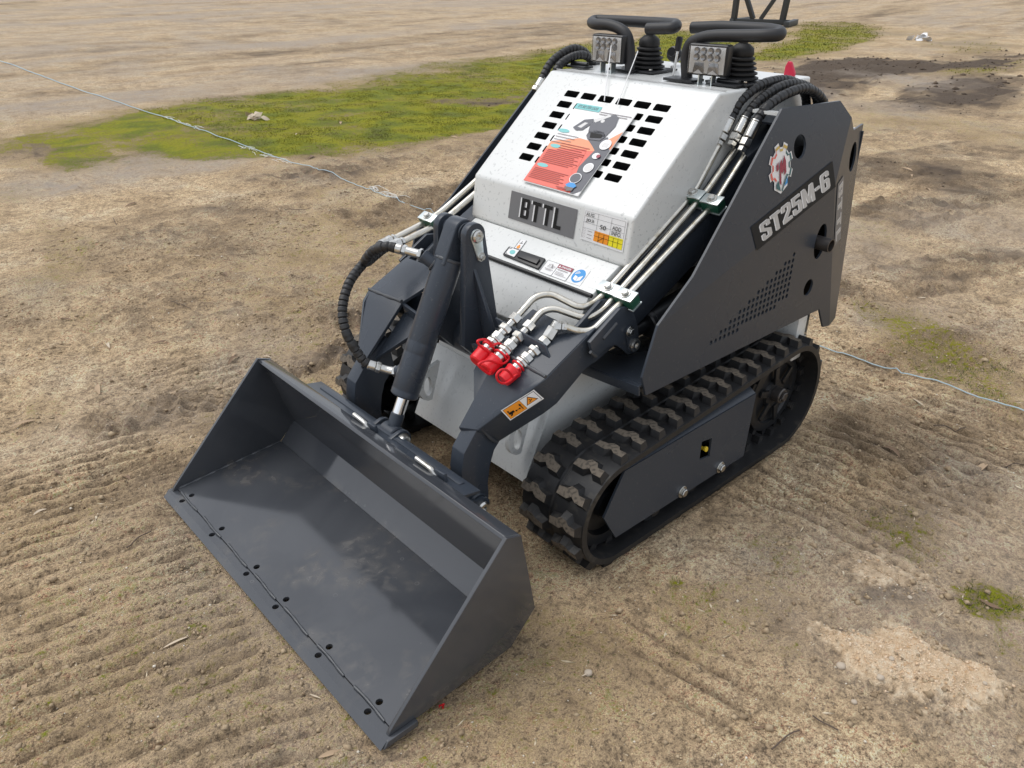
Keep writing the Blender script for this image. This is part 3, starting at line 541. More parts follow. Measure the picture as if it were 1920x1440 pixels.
decal('manual_sticker', DQ((1083, 501), (1108, 508), (1087, 537), (1062, 528)), [(LABELW, [rect(0, 0, 1, 1)]), (BLUE, [ell(.5, .5, .43, .42)]), (LABELW, [[(.28, .5), (.55, .58), (.8, .42), (.8, .72), (.55, .84), (.28, .74)], seg(.2, .42, .5, .3, .05), seg(.2, .34, .4, .25, .04)]), (BLUE, [seg(.55, .56, .55, .86, .02)])], deck)
# lip face decals
lpt = V((-.944, 0, .784)); ld_ = (V((-.928, 0, .671))-lpt).normalized(); ln = V((-ld_.z, 0, ld_.x)); ln = ln if ln.x > 0 else -ln
def LQ(*c): return [PL(u, v, lpt+ln*.0006, ln) for u, v in c]
bt = block('BTTL', .3)
decal('name_decal', LQ((960, 357), (1084, 393), (1075, 448), (953, 408)), [(PGREY, [rect(0, 0, 1, 1)]), (LABELW, inbox(bt, .165, .14, .785, .85)), (BLK, inbox(bt, .185, .14, .805, .85))], hood, label='grey decal reading BTTL')
U = [seg(0, k, 1, k, .008) for k in (.2, .42, .6)] + [seg(k, 0, k, .6, .006) for k in (.33, .66)]
og = [rect(.31, .6, .655, .93)]; yw = [rect(.655, .6, .97, .93)]
grid2 = [seg(.31, .76, .97, .76, .01)]+[seg(k, .64, k, .93, .008) for k in (.425, .54, .655, .76, .865)]+[seg(.31, .645, .97, .645, .007)]
decal('lot_sticker', LQ((1098, 391), (1178, 413), (1168, 474), (1088, 447)), [(LABELW, [rect(0, 0, 1, 1)]), (ORA, og), (YEL, yw), (BLK, [seg(.03, .06, .97, .06, .006), seg(.03, .22, .97, .22, .006), seg(.03, .6, .31, .6, .006), seg(.03, .06, .03, .94, .005), seg(.97, .06, .97, .6, .005), seg(.345, .06, .345, .6, .005), seg(.66, .06, .66, .6, .005), seg(.03, .42, .97, .42, .006)]+grid2),
      (BLK, inbox(textpolys('AUG', .004), .06, .09, .25, .2)+inbox(textpolys('J03', .004), .07, .28, .26, .41)+inbox(textpolys('50', .004), .42, .36, .56, .5)+inbox(textpolys('ADD', .004), .7, .28, .9, .4)+inbox(textpolys('INFO.', .006), .7, .44, .92, .57)+[seg(.42, .9, .54, .74, .012)]),
      (PINK, [p for k in (.67, .78, .89) for p in (seg(.16, k, .27, k, .018),)]+[p for k in (.66, .77, .88) for p in [[(.085+.026*math.cos(a), k+.04*math.sin(a)), (.085+.026*math.cos(a+.55), k+.04*math.sin(a+.55)), (.085+.022*math.cos(a+.55), k+.034*math.sin(a+.55)), (.085+.022*math.cos(a), k+.034*math.sin(a))] for a in np.arange(0, 6.2, .52)]])], hood, label='white lot sticker with orange and yellow boxes and handwriting')
# ---------------- side panels
K3, B3, C3 = P(1234, 611, y=.4585), P(1566, 347, y=.4585), P(1555, 610, y=.4585)
def zf(x): return K3.z+(x-K3.x)*(B3.z-K3.z)/(B3.x-K3.x)
LEAN = .171      # the upper half leans inwards above the slanting fold K3-B3
Q3 = V((-1.316, .4585-LEAN*(1.004-zf(-1.316)), 1.004)); UN = (B3-K3).cross(Q3-K3).normalized(); UN = UN if UN.y > 0 else -UN
def PU(u, v): return PL(u, v, K3, UN)
A3 = PU(1597, 220); RN = (A3-B3).cross(C3-B3).normalized(); RN = RN if RN.y > 0 else -RN
def PR(u, v): return PL(u, v, B3, RN)
LOW = [(K3.x, K3.z), (-.806, .480), (-.826, .427), (-1.625, .414), (-1.673, .342), (C3.x, C3.z), (B3.x, B3.z)]
UPP = [(p.x, p.z) for p in (K3, PU(1300, 519), PU(1467, 204), PU(1576, 189), A3, B3)]
REAR = [(p.x, p.z) for p in (A3, B3, C3, PR(1566, 596), PR(1592, 420), PR(1619, 232), PR(1601, 244))]
def perf():
    hs_ = []; x = -1.412; k = 0
    while x < -1.04:
        top = .632+(x+1.412)/(1.412-1.048)*(.474-.632); bot = .503+(x+1.412)/(1.412-1.048)*(.470-.503); z = top-(.0084 if k % 2 else 0)
        while z > bot: hs_.append(circ(x, z, .0063, 10)); z -= .0168
        x += .0190; k += 1
    return hs_
side_panels = []
for s in (1, -1):
    hc = PU(1500, 275)
    def up3(a, b, c): return V((a, s*(.4585-LEAN*(b-zf(a))-.003+c), b))
    def lw3(a, b, c): return V((a, s*(.4555+c), b))
    def re3(a, b, c): return V((a, s*(B3.y-(RN.x*(a-B3.x)+RN.z*(b-B3.z))/RN.y-.003+c), b))
    bm = fill2d(LOW, perf()+[circ(-1.528, .508, .024, 24), circ(-1.547, .637, .030, 24, .050)], .006, lw3); tmp = bpy.data.meshes.new('t'); bm2 = fill2d(UPP, [circ(hc.x, hc.z, .027, 24, .029)], .006, up3); bm2.to_mesh(tmp); bm2.free(); bm.from_mesh(tmp); bpy.data.meshes.remove(tmp)
    sp_ = part('side_panel', bm, GREY, ang=6); side_panels.append(sp_)
    rh = PR(1599, 294); bm = fill2d(REAR, [circ(rh.x, rh.z, .030, 20, .040)], .006, re3); rp = part('rear_panel', bm, GREY, ang=6)
    if s > 0:
        o_ = RN*.0005
        decal('name_decal', [PR(u, v)+o_ for u, v in ((1570, 345), (1581.5, 328), (1575, 447), (1563, 462))], [(PGREY, [rect(0, 0, 1, 1)]), (LABELW, [[(1-b, a) for a, b in p] for p in inbox(bt, .06, .18, .94, .85)]), (SILV, [[(1-b, a) for a, b in p] for p in inbox(bt, .07, .14, .95, .81)])], rp, label='vertical decal reading BTTL')
        u_ = UN*.0005; wt = block('ST25M-6', .16)
        decal('model_decal', [PU(1407, 426)+u_, PU(1560, 302)+u_, PU(1566, 350)+u_, PU(1418, 470)+u_],
              [(BLK, [rect(0, 0, 1, 1)]), (LABELW, inbox(wt, .075, .15, .92, .84)), (SILV, inbox(wt, .087, .17, .932, .86))], sp_, label='black decal reading ST25M-6')
        # gear emblem
        def gear(R, n=8):
            out = []
            for k in range(n):
                for da, rr in ((-.30, .80), (-.22, 1.), (.22, 1.), (.30, .80)): a = 2*math.pi*(k+.5+da)/n-math.pi/2+math.pi/n*0; out.append((.5+R*rr*math.cos(a), .46+R*rr*math.sin(a)))
            return out
        outer, inner, hole = gear(.52), gear(.47), gear(.41); ng = len(outer); arcs = []
        for k in range(ng):
            j = (k+1) % ng; a = math.atan2((inner[k][1]+inner[j][1])/2-.46, (inner[k][0]+inner[j][0])/2-.5)
            if (inner[k][1]+inner[j][1])/2 < .80: arcs.append((a, [inner[k], inner[j], hole[j], hole[k]]))
        colr = lambda a: DGRN if -1.0 < a < 1.3 else (GOLD if -2.0 < a <= -1.0 else CORAL)
        lay = [(LABELW, [outer]), (LABELW, [[(.22, .7), (.78, .7), (.78, .9), (.5, 1.04), (.22, .92)]])]
        for m_ in (DGRN, GOLD, CORAL): lay.append((m_, [p for a, p in arcs if colr(a) is m_]))
        lay.append((CRIM, [[(.28, .42), (.36, .34), (.38, .5), (.30, .55)], [(.42, .38), (.5, .3), (.53, .44), (.6, .22), (.68, .36), (.7, .6), (.62, .66), (.6, .5), (.54, .62), (.48, .56), (.5, .86), (.42, .8)]]))
        lay.append((DGRN, [[(.28, .82), (.36, .74), (.44, .9), (.46, .98), (.28, .9)], [(.5, .98), (.72, .62), (.735, .66), (.54, 1.0)]])); lay.append((BLUE, [[(.6, .9), (.73, .7), (.74, .84)]]))
        ec = PU(1463, 316); ex1 = (B3-K3).normalized(); ex1 = V((-1, 0, 0)); ey1 = UN.cross(ex1).normalized(); ey1 = ey1 if ey1.z < 0 else -ey1; ex1 = ex1-UN*ex1.dot(UN)
        decal('gear_emblem', [ec+u_-ex1*.050-ey1*.056, ec+u_+ex1*.050-ey1*.056, ec+u_+ex1*.050+ey1*.056, ec+u_-ex1*.050+ey1*.056], lay, sp_, label='white gear emblem sticker')
        # front shelf under the lift cylinder, down-turned lip
        bm = nb(); prism(bm, [(-.812, .262, .436), (-.806, .452, .452), (-1.06, .452, .452), (-1.06, .262, .436)], (0, 0, .005)); sh = part('front_shelf', bm, GREY)
        bm = nb(); prism(bm, [(-.806, .258, .440), (-.802, .453, .456), (-.806, .453, .43), (-.812, .258, .414)], (-.005, 0, 0)); obj('shelf_lip', bm, GREY, sh, bevel=.001)
    else:
        bm = nb(); prism(bm, [(-.812, -.262, .436), (-.806, -.452, .452), (-1.06, -.452, .452), (-1.06, -.262, .436)], (0, 0, .005)); part('front_shelf', bm, GREY)
# exhaust
ex = P(1546, 456, y=.472); bm = nb(); lathe(bm, ex+V((0, -.13, 0)), (0, 1, -.02), [(0, .019), (.15, .019), (.15, .0165), (.0, .0165)], 24, caps=False); part('exhaust_pipe', bm, RUST)
# rear body closing the back, and things behind the panels
bm = nb(); plate(bm, [(-1.36, .48), (-1.36, .90), (-1.758, .893), (-1.758, .37), (-1.6, .37)], -.405, .405); part('bay_shade_block', bm, DARK, bevel=.003)  # solid black block: the bay's shade put into its colour, seen through holes
bm = nb(); box(bm, (-1.764, -.418, .36), (-1.7595, .418, .897)); part('rear_plate', bm, GREY)
bm = nb(); box(bm, (-1.762, -.405, .898), (-1.66, .405, .903)); part('rear_top_plate', bm, WHITE)
bm = nb(); box(bm, (-1.60, .20, .26), (-1.55, .44, .43)); part('rear_mount', bm, WHITE, bevel=.003)
bm = nb(); box(bm, (-1.645, .40, .28), (-1.605, .425, .43)); part('rear_post', bm, GREY, bevel=.002)
bm = nb(); bolt(bm, (-1.625, .425, .315), (0, 1, 0), .009); part('bolt', bm, ZINC)
bm = nb(); box(bm, (-1.56, .30, .955), (-1.36, .405, .96)); part('panel_bracket', bm, GREY)
bm = nb(); box(bm, (-1.345, .33, .985), (-1.322, .408, .992)); part('panel_strap', bm, WHITE)
# ---------------- lift arms
def mir(pts, s): return [V((p[0], p[1]*s, p[2])) for p in pts]
for s in (1, -1):
    root = None
    # long box beam running up and back beside the hood
    bm = nb(); plate(bm, [(-.76, .556), (-.84, .606), (-1.17, .775), (-1.30, .885), (-1.45, .95), (-1.52, .93), (-1.50, .86), (-1.36, .80), (-1.20, .685), (-.90, .535), (-.76, .49)], s*.278, s*.350)
    arm = part('lift_arm', bm, GREY, bevel=.004)
    # outer side plate that folds inwards towards the bucket
    top = [(-.76, .352, .584), (-.713, .352, .561), (-.602, .352, .508), (-.575, .34, .490), (-.487, .252, .377)]
    bot = [(-.76, .352, .496), (-.730, .352, .488), (-.640, .352, .432), (-.612, .34, .412), (-.548, .252, .320)]
    bm = nb(); T_ = [bm.verts.new(p) for p in mir(top, s)]; B_ = [bm.verts.new(p) for p in mir(bot, s)]
    T2 = [bm.verts.new(V(p)+V((.004, -.014*s, 0))) for p in mir(top, s)]; B2 = [bm.verts.new(V(p)+V((.004, -.014*s, 0))) for p in mir(bot, s)]
    n_ = len(top)
    for a in range(n_-1):
        bm.faces.new((T_[a], T_[a+1], B_[a+1], B_[a])); bm.faces.new((T2[a+1], T2[a], B2[a], B2[a+1])); bm.faces.new((T_[a], T2[a], T2[a+1], T_[a+1])); bm.faces.new((B_[a+1], B2[a+1], B2[a], B_[a]))
    bm.faces.new((T_[0], B_[0], B2[0], T2[0])); bm.faces.new((T_[-1], T2[-1], B2[-1], B_[-1])); obj('side_plate', bm, GREY, arm, bevel=.002, ang=50)
    # curved lower arm reaching to the bucket pin
    lo_ = [(-.560, .43), (-.503, .392), (-.487, .376), (-.449, .330), (-.440, .283), (-.446, .221), (-.458, .165), (-.485, .140), (-.512, .148), (-.521, .174), (-.519, .215), (-.526, .262), (-.540, .300), (-.575, .335)]
    bm = nb(); plate(bm, lo_, s*.205, s*.249); obj('lower_arm', bm, GREY, arm, bevel=.003)
    # top plates
    bm = nb(); prism(bm, mir([(-.735, .35, .574), (-.713, .35, .564), (-.602, .35, .511), (-.606, .195, .520), (-.694, .17, .562), (-.735, .17, .58)], s), (0, 0, -.010)); obj('top_plate', bm, GREY, arm, bevel=.002)
    bm = nb(); prism(bm, mir([(-.602, .35, .510), (-.575, .338, .491), (-.487, .250, .379), (-.470, .205, .372), (-.606, .195, .519)], s), (-.004, 0, -.010)); obj('top_plate', bm, GREY, arm, bevel=.002)
    gq = [P(702, 673, y=-.207), P(757, 586, y=-.20), P(806, 604, y=-.11), P(768, 630, y=-.13)]
    bm = nb(); prism(bm, [V((p.x, -s*p.y, p.z)) for p in gq], (-.006, 0, -.010)); obj('gusset_plate', bm, GREY, arm, bevel=.002)
    bm = nb(); prism(bm, mir([(-.606, .196, .516), (-.606, .09, .50), (-.62, .09, .46), (-.616, .196, .48)], s), (-.010, 0, 0)); obj('gusset_plate', bm, GREY, arm, bevel=.002)
    bm = nb(); sweep(bm, catmull(mir([(-.604, .35, .513), (-.605, .27, .517), (-.606, .195, .523)], s), .006), .004, 8, lambda q: .004+.0008*math.sin(q*900)); obj('weld_bead', bm, WELD, arm)
    bm = nb(); sweep(bm, catmull(mir([(-.497, .254, .38), (-.522, .254, .345), (-.545, .254, .322)], s), .006), .0035, 8, lambda q: .0035+.0008*math.sin(q*900)); obj('weld_bead', bm, WELD, arm)
    # lift cylinder bracket
    ob = [P(u, v, y=.366) for u, v in ((1104, 642), (1161, 577), (1183, 573), (1194, 610), (1196, 640), (1190, 660), (1176, 664), (1166, 655), (1152, 646), (1138, 650), (1112, 672))]
    for y0 in (.360, .300):
        bm = nb(); prism(bm, [V((p.x, s*y0, p.z)) for p in ob], (0, s*.010, 0)); obj('bracket_plate', bm, GREY, arm, bevel=.002)
    pp = P(1186, 645, y=.37); pb2 = P(1178, 620, y=.37)
    bm = nb(); pts = [V((pp.x+.020*math.cos(a), s*.3705, pp.z+.020*math.sin(a))) for a in np.linspace(math.pi*.95, math.pi*2.05, 10)]+[V((pb2.x+.013*math.cos(a), s*.3705, pb2.z+.013*math.sin(a))) for a in np.linspace(0, math.pi, 8)]
    prism(bm, pts, (0, s*.004, 0)); obj('lock_plate', bm, GREY, arm, bevel=.001)
    bm = nb(); lathe(bm, (pp.x, s*.372, pp.z), (0, s, 0), [(0, .0165), (.008, .0165), (.011, .013), (.011, .007), (.005, .007)], 20); cyl(bm, (pp.x, s*.29, pp.z), (pp.x, s*.372, pp.z), .0125); obj('pivot_pin', bm, ZINC, arm); bm = nb(); bolt(bm, (pb2.x, s*.3745, pb2.z), (0, s, 0), .0085, .007); obj('bolt', bm, ZINC, arm)
    if s > 0:
        for a, b in (((1107, 660), (1118, 668)), ((1131, 635), (1156, 606))):
            bm = nb(); sweep(bm, [P(*a, y=.3705), P(*b, y=.3705)], .004, 8); obj('weld_bead', bm, WELD, arm)
        sq = [PL(u, v, (-.575, .3405, .45), V((.71, .704, 0)).normalized()) for u, v in ((939, 769), (1004, 729), (1020, 748), (957, 788))]
        # sticker on the folded plate
        sn = V((.71, .704, 0)).normalized(); fpt = V((-.487, .2525, .377)); sn = (V((-.575, .34, 0))-V((-.487, .252, 0))).cross(V((0, 0, 1))).normalized(); sn = sn if sn.y > 0 else -sn
        sq = [PL(u, v, fpt+sn*.001, sn) for u, v in ((939, 769), (1001, 730), (1020, 747), (957, 788))]
        decal('warning_sticker', sq, [(LABELW, [rect(0, 0, 1, 1)]), (BLK, [rect(.035, .07, .965, .93)]), (ORA, [rect(.045, .09, .53, .91)]), (LABELW, [rect(.54, .09, .955, .91)]), (BLK, [[(.58, .72), (.75, .14), (.92, .72)], rect(.10, .3, .14, .42), rect(.1, .45, .25, .62), seg(.12, .75, .2, .55, .05), seg(.3, .6, .4, .6, .03), ell(.3, .6, .022, .06, 10), ell(.4, .6, .022, .06, 10)]),
              (ORA, [[(.61, .68), (.75, .21), (.89, .68)]]), (BLK, [seg(.7, .6, .8, .45, .03), ell(.74, .42, .018, .05, 10), [(.43, .42), (.5, .42), (.47, .25)], seg(.465, .42, .47, .75, .02)])], arm)
# cross tube and the two bracket plates that carry the tilt cylinder
bm = nb(); cyl(bm, (-.70, -.30, .452), (-.70, .30, .452), .048, 28, .004); xt = part('cross_tube', bm, GREY, ang=40)
bm = nb(); cyl(bm, (-.83, -.26, .49), (-.83, .26, .49), .02, 16); part('torsion_rod', bm, BLACK)
PV = V((-.652, 0, .752)); RP = V((-.418, 0, .282))
for y0, y1 in ((.042, .062), (-.062, -.042)):
    top = [(PV.x+.041*math.cos(a), PV.z+.041*math.sin(a)) for a in np.linspace(math.radians(168), math.radians(-15), 14)]
    bm = nb(); plate(bm, top[::-1][:0]+top+[(-.735, .50)][:0]+[], 0, 1) if False else None
    prof = [(PV.x+.030*math.cos(a), PV.z+.030*math.sin(a)) for a in np.linspace(math.radians(-5), math.radians(185), 16)]+[(-.722, .500), (-.738, .45), (-.70, .40), (-.655, .43), (-.608, .48)]
    prof = [(x, z) for x, z in prof]; bm = nb(); plate(bm, prof, y0, y1); cb = part('cylinder_bracket', bm, GREY, bevel=.003)
    if y0 > 0:
        bm = nb(); pl_ = [V((PV.x+.017*math.cos(a), .0625, PV.z+.017*math.sin(a))) for a in np.linspace(math.radians(-10), math.radians(190), 10)]+[V((-.664+.010*math.cos(a), .0625, .698+.010*math.sin(a))) for a in np.linspace(math.radians(200), math.radians(345), 6)]
        prism(bm, pl_, (0, .004, 0)); obj('lock_plate', bm, ZPLATE, cb, bevel=.001)
        bm = nb(); lathe(bm, (PV.x, .062, PV.z), (0, 1, 0), [(0, .0155), (.010, .0155), (.013, .012), (.013, .006), (.007, .006)], 20); obj('pivot_pin', bm, ZINC, cb); bm = nb(); bolt(bm, (-.663, .0665, .70), (0, 1, 0), .0075, .007); obj('bolt', bm, ZINC, cb)
        # stiffener rib standing on the plate
        rb = [P(u, v, y=.066) for u, v in ((877, 497), (884, 500), (912, 558), (921, 608), (898, 600))]
        bm = nb(); rib = [V((-.652, .062, .672)), V((-.660, .105, .56)), V((-.672, .118, .50)), V((-.676, .062, .49))]
        prism(bm, rib, (.010, 0, .001)); obj('stiffener_rib', bm, GREY, cb, bevel=.0015)
    bm = nb(); sweep(bm, [(-.735, y1 if y0 > 0 else y0, .485), (-.70, y1 if y0 > 0 else y0, .502), (-.655, y1 if y0 > 0 else y0, .475)], .005, 8); obj('weld_bead', bm, WELD, cb)
# tilt cylinder
ax = (RP-PV).normalized(); bm = nb(); L0 = .075; L1 = .425
lathe(bm, PV+ax*L0, ax, [(0, .029), (.004, .0345), (.205, .035), (.207, .0345), (.209, .035), (.235, .035), (.237, .0345), (.239, .035), (L1-L0-.020, .035), (L1-L0-.018, .0343), (L1-L0-.016, .035), (L1-L0-.004, .035), (L1-L0, .031)], 36); tc_ = part('tilt_cylinder', bm, GREY, ang=40)
# upper eye
sidev = V((0, 1, 0)); perp = ax.cross(sidev).normalized()
eye = [PV+perp*(.031*math.cos(a))-ax*(.031*math.sin(a)) for a in np.linspace(0, math.pi, 14)]
eye = eye+[PV+perp*-.031+ax*.09, PV+perp*.031+ax*.09]
bm = nb(); prism(bm, [p+V((0, -.023, 0)) for p in eye], (0, .046, 0)); obj('rod_eye', bm, GREY, tc_, bevel=.005, seg=3)
bm = nb(); cyl(bm, PV+V((0, -.042, 0)), PV+V((0, .042, 0)), .019, 20); cyl(bm, PV+V((0, .026, 0)), PV+V((0, .030, 0)), .024, 20); obj('bushing', bm, GREY, tc_)
bm = nb(); sweep(bm, [PV+ax*L0+perp*(.030*math.cos(a))+V((0, .030*math.sin(a), 0)) for a in np.linspace(0, 2*math.pi, 30)], .005, 8); obj('weld_bead', bm, WELD, tc_)
bm = nb(); cyl(bm, PV+ax*(L1-.01), PV+ax*(L1+.045), .0155, 24, .0005); obj('piston_rod', bm, CHROME, tc_)
bm = nb(); cyl(bm, PV+ax*(L1+.045), RP-ax*.018, .0175, 24); obj('rod_neck', bm, GREY, tc_)
bm = nb(); cyl(bm, RP+V((0, -.026, 0)), RP+V((0, .026, 0)), .026, 24); obj('rod_eye', bm, GREY, tc_)
up_c = PV+ax*.105; lo_c = PV+ax*.352
pu, plw = P(792, 478, y=-.045), P(745, 697, y=-.045); pd = V((.35, -.90, .15)).normalized()
for c, e in ((up_c, pu), (lo_c, plw)):
    bm = nb(); d = (e-c).normalized(); cyl(bm, c, e, .0155, 18); obj('port_boss', bm, GREY, tc_)
    bm = nb(); sweep(bm, [c+d*.033+(frame(d)[1]*math.cos(a)+frame(d)[2]*math.sin(a))*.017 for a in np.linspace(0, 2*math.pi, 18)], .003, 6); obj('weld_bead', bm, WELD, tc_)
def elbow(p0, p1, p2, name='hose_fitting', ferr=True):
    """port adaptor p0 -> bend p1 -> crimp sleeve to p2"""
    bm = nb(); p0, p1, p2 = V(p0), V(p1), V(p2); d1 = (p2-p1).normalized(); d0 = (p1-p0).normalized()
    hexn(bm, p0, p0+d0*.010, .0145); sweep(bm, rounded([p0, p1, p1.lerp(p2, .45)], .02, 6), .0105, 12); hexn(bm, p1.lerp(p2, .36), p1.lerp(p2, .60), .0135); cyl(bm, p1.lerp(p2, .62), p2, .0125, 20)
    return part(name, bm, ZINC)
e2 = P(742, 465, y=-.105); elbow(pu, P(773, 473, y=-.07), e2); l2 = P(690, 683, y=-.10); elbow(plw, P(727, 694, y=-.07), l2)
# ---------------- hoses at the tilt cylinder
rt1, rt2 = P(740, 447, y=-.335), P(756, 452, y=-.300)
hose('hydraulic_hose', [l2, P(675, 668, y=-.115), P(650, 625, y=-.14), P(642, 580, y=-.17), P(655, 530, y=-.20), P(685, 490, y=-.235), P(702, 472, y=-.27), P(713, 459, y=-.32)], .0122, LD)
hose('hydraulic_hose', [e2, P(724, 462, y=-.125), P(700, 470, y=-.17), P(686, 487, y=-.20), P(690, 490, y=-.25), P(715, 470, y=-.285), P(728, 462, y=-.295)], .0122, LD)
for a, b, y in (((712, 459), (741, 446), -.335), ((727, 462), (757, 452), -.298)):
    bm = nb(); p0, p1 = P(*a, y=y), P(*b, y=y); hexstack(bm, p0, p1, [(0, .5, .0125, 20), (.5, .78, .0135, 6), (.84, 1, .012, 6)]); part('hose_fitting', bm, ZINC)
tube('hydraulic_tube', [P(741, 446, y=-.335), P(790, 421, y=-.335), P(825, 399, y=-.335), P(892, 340, y=-.335), P(960, 270, y=-.335)], .0085, LD)
tube('hydraulic_tube', [P(757, 452, y=-.298), P(806, 428, y=-.298), P(838, 408, y=-.298), P(900, 355, y=-.298), P(965, 285, y=-.298)], .0085, LD)
def clamp(c, d, up, wy, ln=.030):
    """green two-piece clamp with a zinc cover plate and a hex bolt; c centre, d tube direction"""
    c, d, up = V(c), V(d).normalized(), V(up).normalized(); sx = d.cross(up).normalized(); up = sx.cross(d)
    def blk(h0, h1, k=1.0):
        bm = nb(); q = [c+d*(a*ln*.5*k)+sx*(b*wy*.5*k)+up*h0 for a, b in ((-1, -1), (1, -1), (1, 1), (-1, 1))]; prism(bm, q, up*(h1-h0)); return bm
    o = part('tube_clamp', blk(-.012, .012, .97), GREEN, bevel=.002)
    obj('cover_plate', blk(.0125, .0165), ZPLATE, o, bevel=.001); obj('base_plate', blk(-.0165, -.0125, 1.05), ZPLATE, o, bevel=.001)
    bm = nb(); bolt(bm, c+up*.0165, up, .0085, .007); obj('bolt', bm, ZINC, o)
arm_d = V((-.33, 0, .175)); arm_u = V((.175, 0, .33))
clamp(P(806, 414, y=-.318), arm_d, arm_u, .062)
# ---------------- three long tubes on the left arm
T1 = [P(966, 597, y=.178), P(1003, 556, y=.182), P(1032, 550, y=.20), P(1090, 579, y=.276), P(1118, 566, y=.286), P(1140, 543, y=.290), P(1300, 364, y=.288), P(1348, 272, y=.288)]
T2 = [P(992, 612, y=.217), P(1016, 583, y=.222), P(1040, 578, y=.238), P(1100, 599, y=.306), P(1130, 582, y=.314), P(1150, 560, y=.318), P(1316, 370, y=.316), P(1330, 352, y=.316), P(1378, 282, y=.316)]
T3 = [P(1058, 612, y=.302), P(1085, 622, y=.325), P(1112, 620, y=.345), P(1140, 592, y=.350), P(1172, 560, y=.352), P(1340, 382, y=.350), P(1396, 293, y=.350)]
for T_ in (T1, T2, T3): tube('hydraulic_tube', T_, .0082, LD, rad=.035)
clamp(P(1144, 548, y=.300), arm_d, arm_u, .060, .032); clamp(P(1176, 561, y=.360), arm_d, arm_u, .052, .032)
clamp(P(1301, 371, y=.298), arm_d, arm_u, .060, .032); clamp(P(1337, 383, y=.356), arm_d, arm_u, .052, .032)
for a, b, y in (((1346, 272), (1370, 222), .288), ((1370, 274), (1397, 221), .316), ((1389, 285), (1418, 227), .350)):
    p0, p1 = P(*a, y=y), P(*b, y=y); bm = nb(); hexstack(bm, p0, p1, [(0, .16, .0115, 6), (.18, .42, .0145, 6), (.45, .95, .0128, 20), (.95, 1.0, .0135, 20)]); part('hose_fitting', bm, ZINC)
hose('hydraulic_hose', [P(1369, 224, y=.288), P(1375, 213, y=.288), P(1390, 188, y=.29), P(1425, 160, y=.295), P(1465, 150, y=.30), P(1492, 156, y=.31), P(1510, 178, y=.315), P(1512, 215, y=.31)], .0122, LD)
hose('hydraulic_hose', [P(1396, 223, y=.316), P(1404, 211, y=.316), P(1424, 188, y=.318), P(1458, 165, y=.322), P(1490, 157, y=.328), P(1518, 166, y=.335), P(1532, 186, y=.34), P(1530, 225, y=.34)], .0122, LD)
hose('hydraulic_hose', [P(1417, 229, y=.350), P(1424, 219, y=.352), P(1442, 197, y=.355), P(1475, 176, y=.36), P(1508, 166, y=.365), P(1532, 176, y=.37), P(1545, 196, y=.37), P(1545, 230, y=.37)], .0122, LD)
# hoses on the far side
for k, (y, dz) in enumerate(((-.335, 0), (-.30, .0))):
    pts = [(1016, 150), (1030, 122), (1050, 103), (1075, 91), (1095, 97), (1108, 112), (1125, 120)] if k == 0 else [(1038, 142), (1050, 122), (1070, 108), (1090, 103), (1104, 108), (1112, 120), (1122, 124)]
    hose('hydraulic_hose', [P(u, v, y=y) for u, v in pts], .0122, LD)
bm = nb(); hexstack(bm, P(1004, 172, y=-.335), P(1019, 146, y=-.335), [(0, .3, .0145, 6), (.3, 1, .013, 18)]); part('hose_fitting', bm, ZINC)
# ---------------- quick couplers on their bulkhead
bq = [P(928, 596, x=-.645), P(1021, 648, x=-.645), P(1036, 686, x=-.645), P(1020, 672, x=-.645), P(940, 620, x=-.645)]
bm = nb(); prism(bm, bq, (-.006, 0, 0)); blkh = part('coupler_bulkhead', bm, GREY, bevel=.001)
def coupler(a, ya, b, yb, cap, ring):
    p0, p1 = P(*a, y=ya), P(*b, y=yb); bm = nb()
    hexstack(bm, p0, p1, [(-.06, .10, .0145, 6), (.10, .24, .010, 16), (.24, .36, .0165, 6), (.36, .44, .012, 16), (.44, .58, .0155, 6), (.58, .62, .017, 20), (.62, .70, .0175, 6), (.70, 1.0, .0145, 22)])
    q = part('quick_coupler', bm, ZINC); d = (p1-p0).normalized(); L = (p1-p0).length
    bm = nb(); s0_ = p0.lerp(p1, .86); lathe(bm, s0_, d, [(0, .0195), (.004, .0205), (.008, .0185), (.034, .0185 if cap < 2 else .0165), (.037, .015)], 24); dc = part('dust_cap', bm, RED)
    f = frame(d); bm = nb(); sweep(bm, [p0.lerp(p1, .76)+(f[1]*math.cos(t)+f[2]*math.sin(t))*.0165 for t in np.linspace(0, 2*math.pi, 20)], .0025, 8); obj('cap_strap', bm, RED, dc)
    bm = nb(); sweep(bm, catmull([P(u, v, y=yb+.018) for u, v in ring], .004), .0028, 8); obj('cap_strap', bm, RED, dc)
coupler((967, 596), .178, (901, 668), .185, 0, [(919, 650), (935, 644), (945, 652), (930, 664), (908, 655), (895, 640), (912, 637), (925, 648)])
coupler((993, 611), .217, (921, 684), .222, 1, [(950, 664), (954, 672), (942, 682), (915, 676), (897, 683), (905, 693), (918, 702), (920, 694)])
bm = nb(); pe = P(1044, 614, y=.235); 
hexstack(bm, P(1040, 612, y=.282), P(1062, 614, y=.304), [(0, .6, .0135, 6), (.65, 1.1, .0125, 6)]); hexstack(bm, P(1046, 604, y=.284), P(1026, 636, y=.280), [(0, .35, .011, 16), (.35, .95, .0145, 6)]); part('hose_fitting', bm, ZINC)
coupler((1022, 640), .279, (956, 702), .270, 2, [(972, 690), (976, 697), (966, 704), (956, 714), (944, 719), (934, 714), (931, 703), (938, 694), (948, 693), (957, 700), (962, 708)])
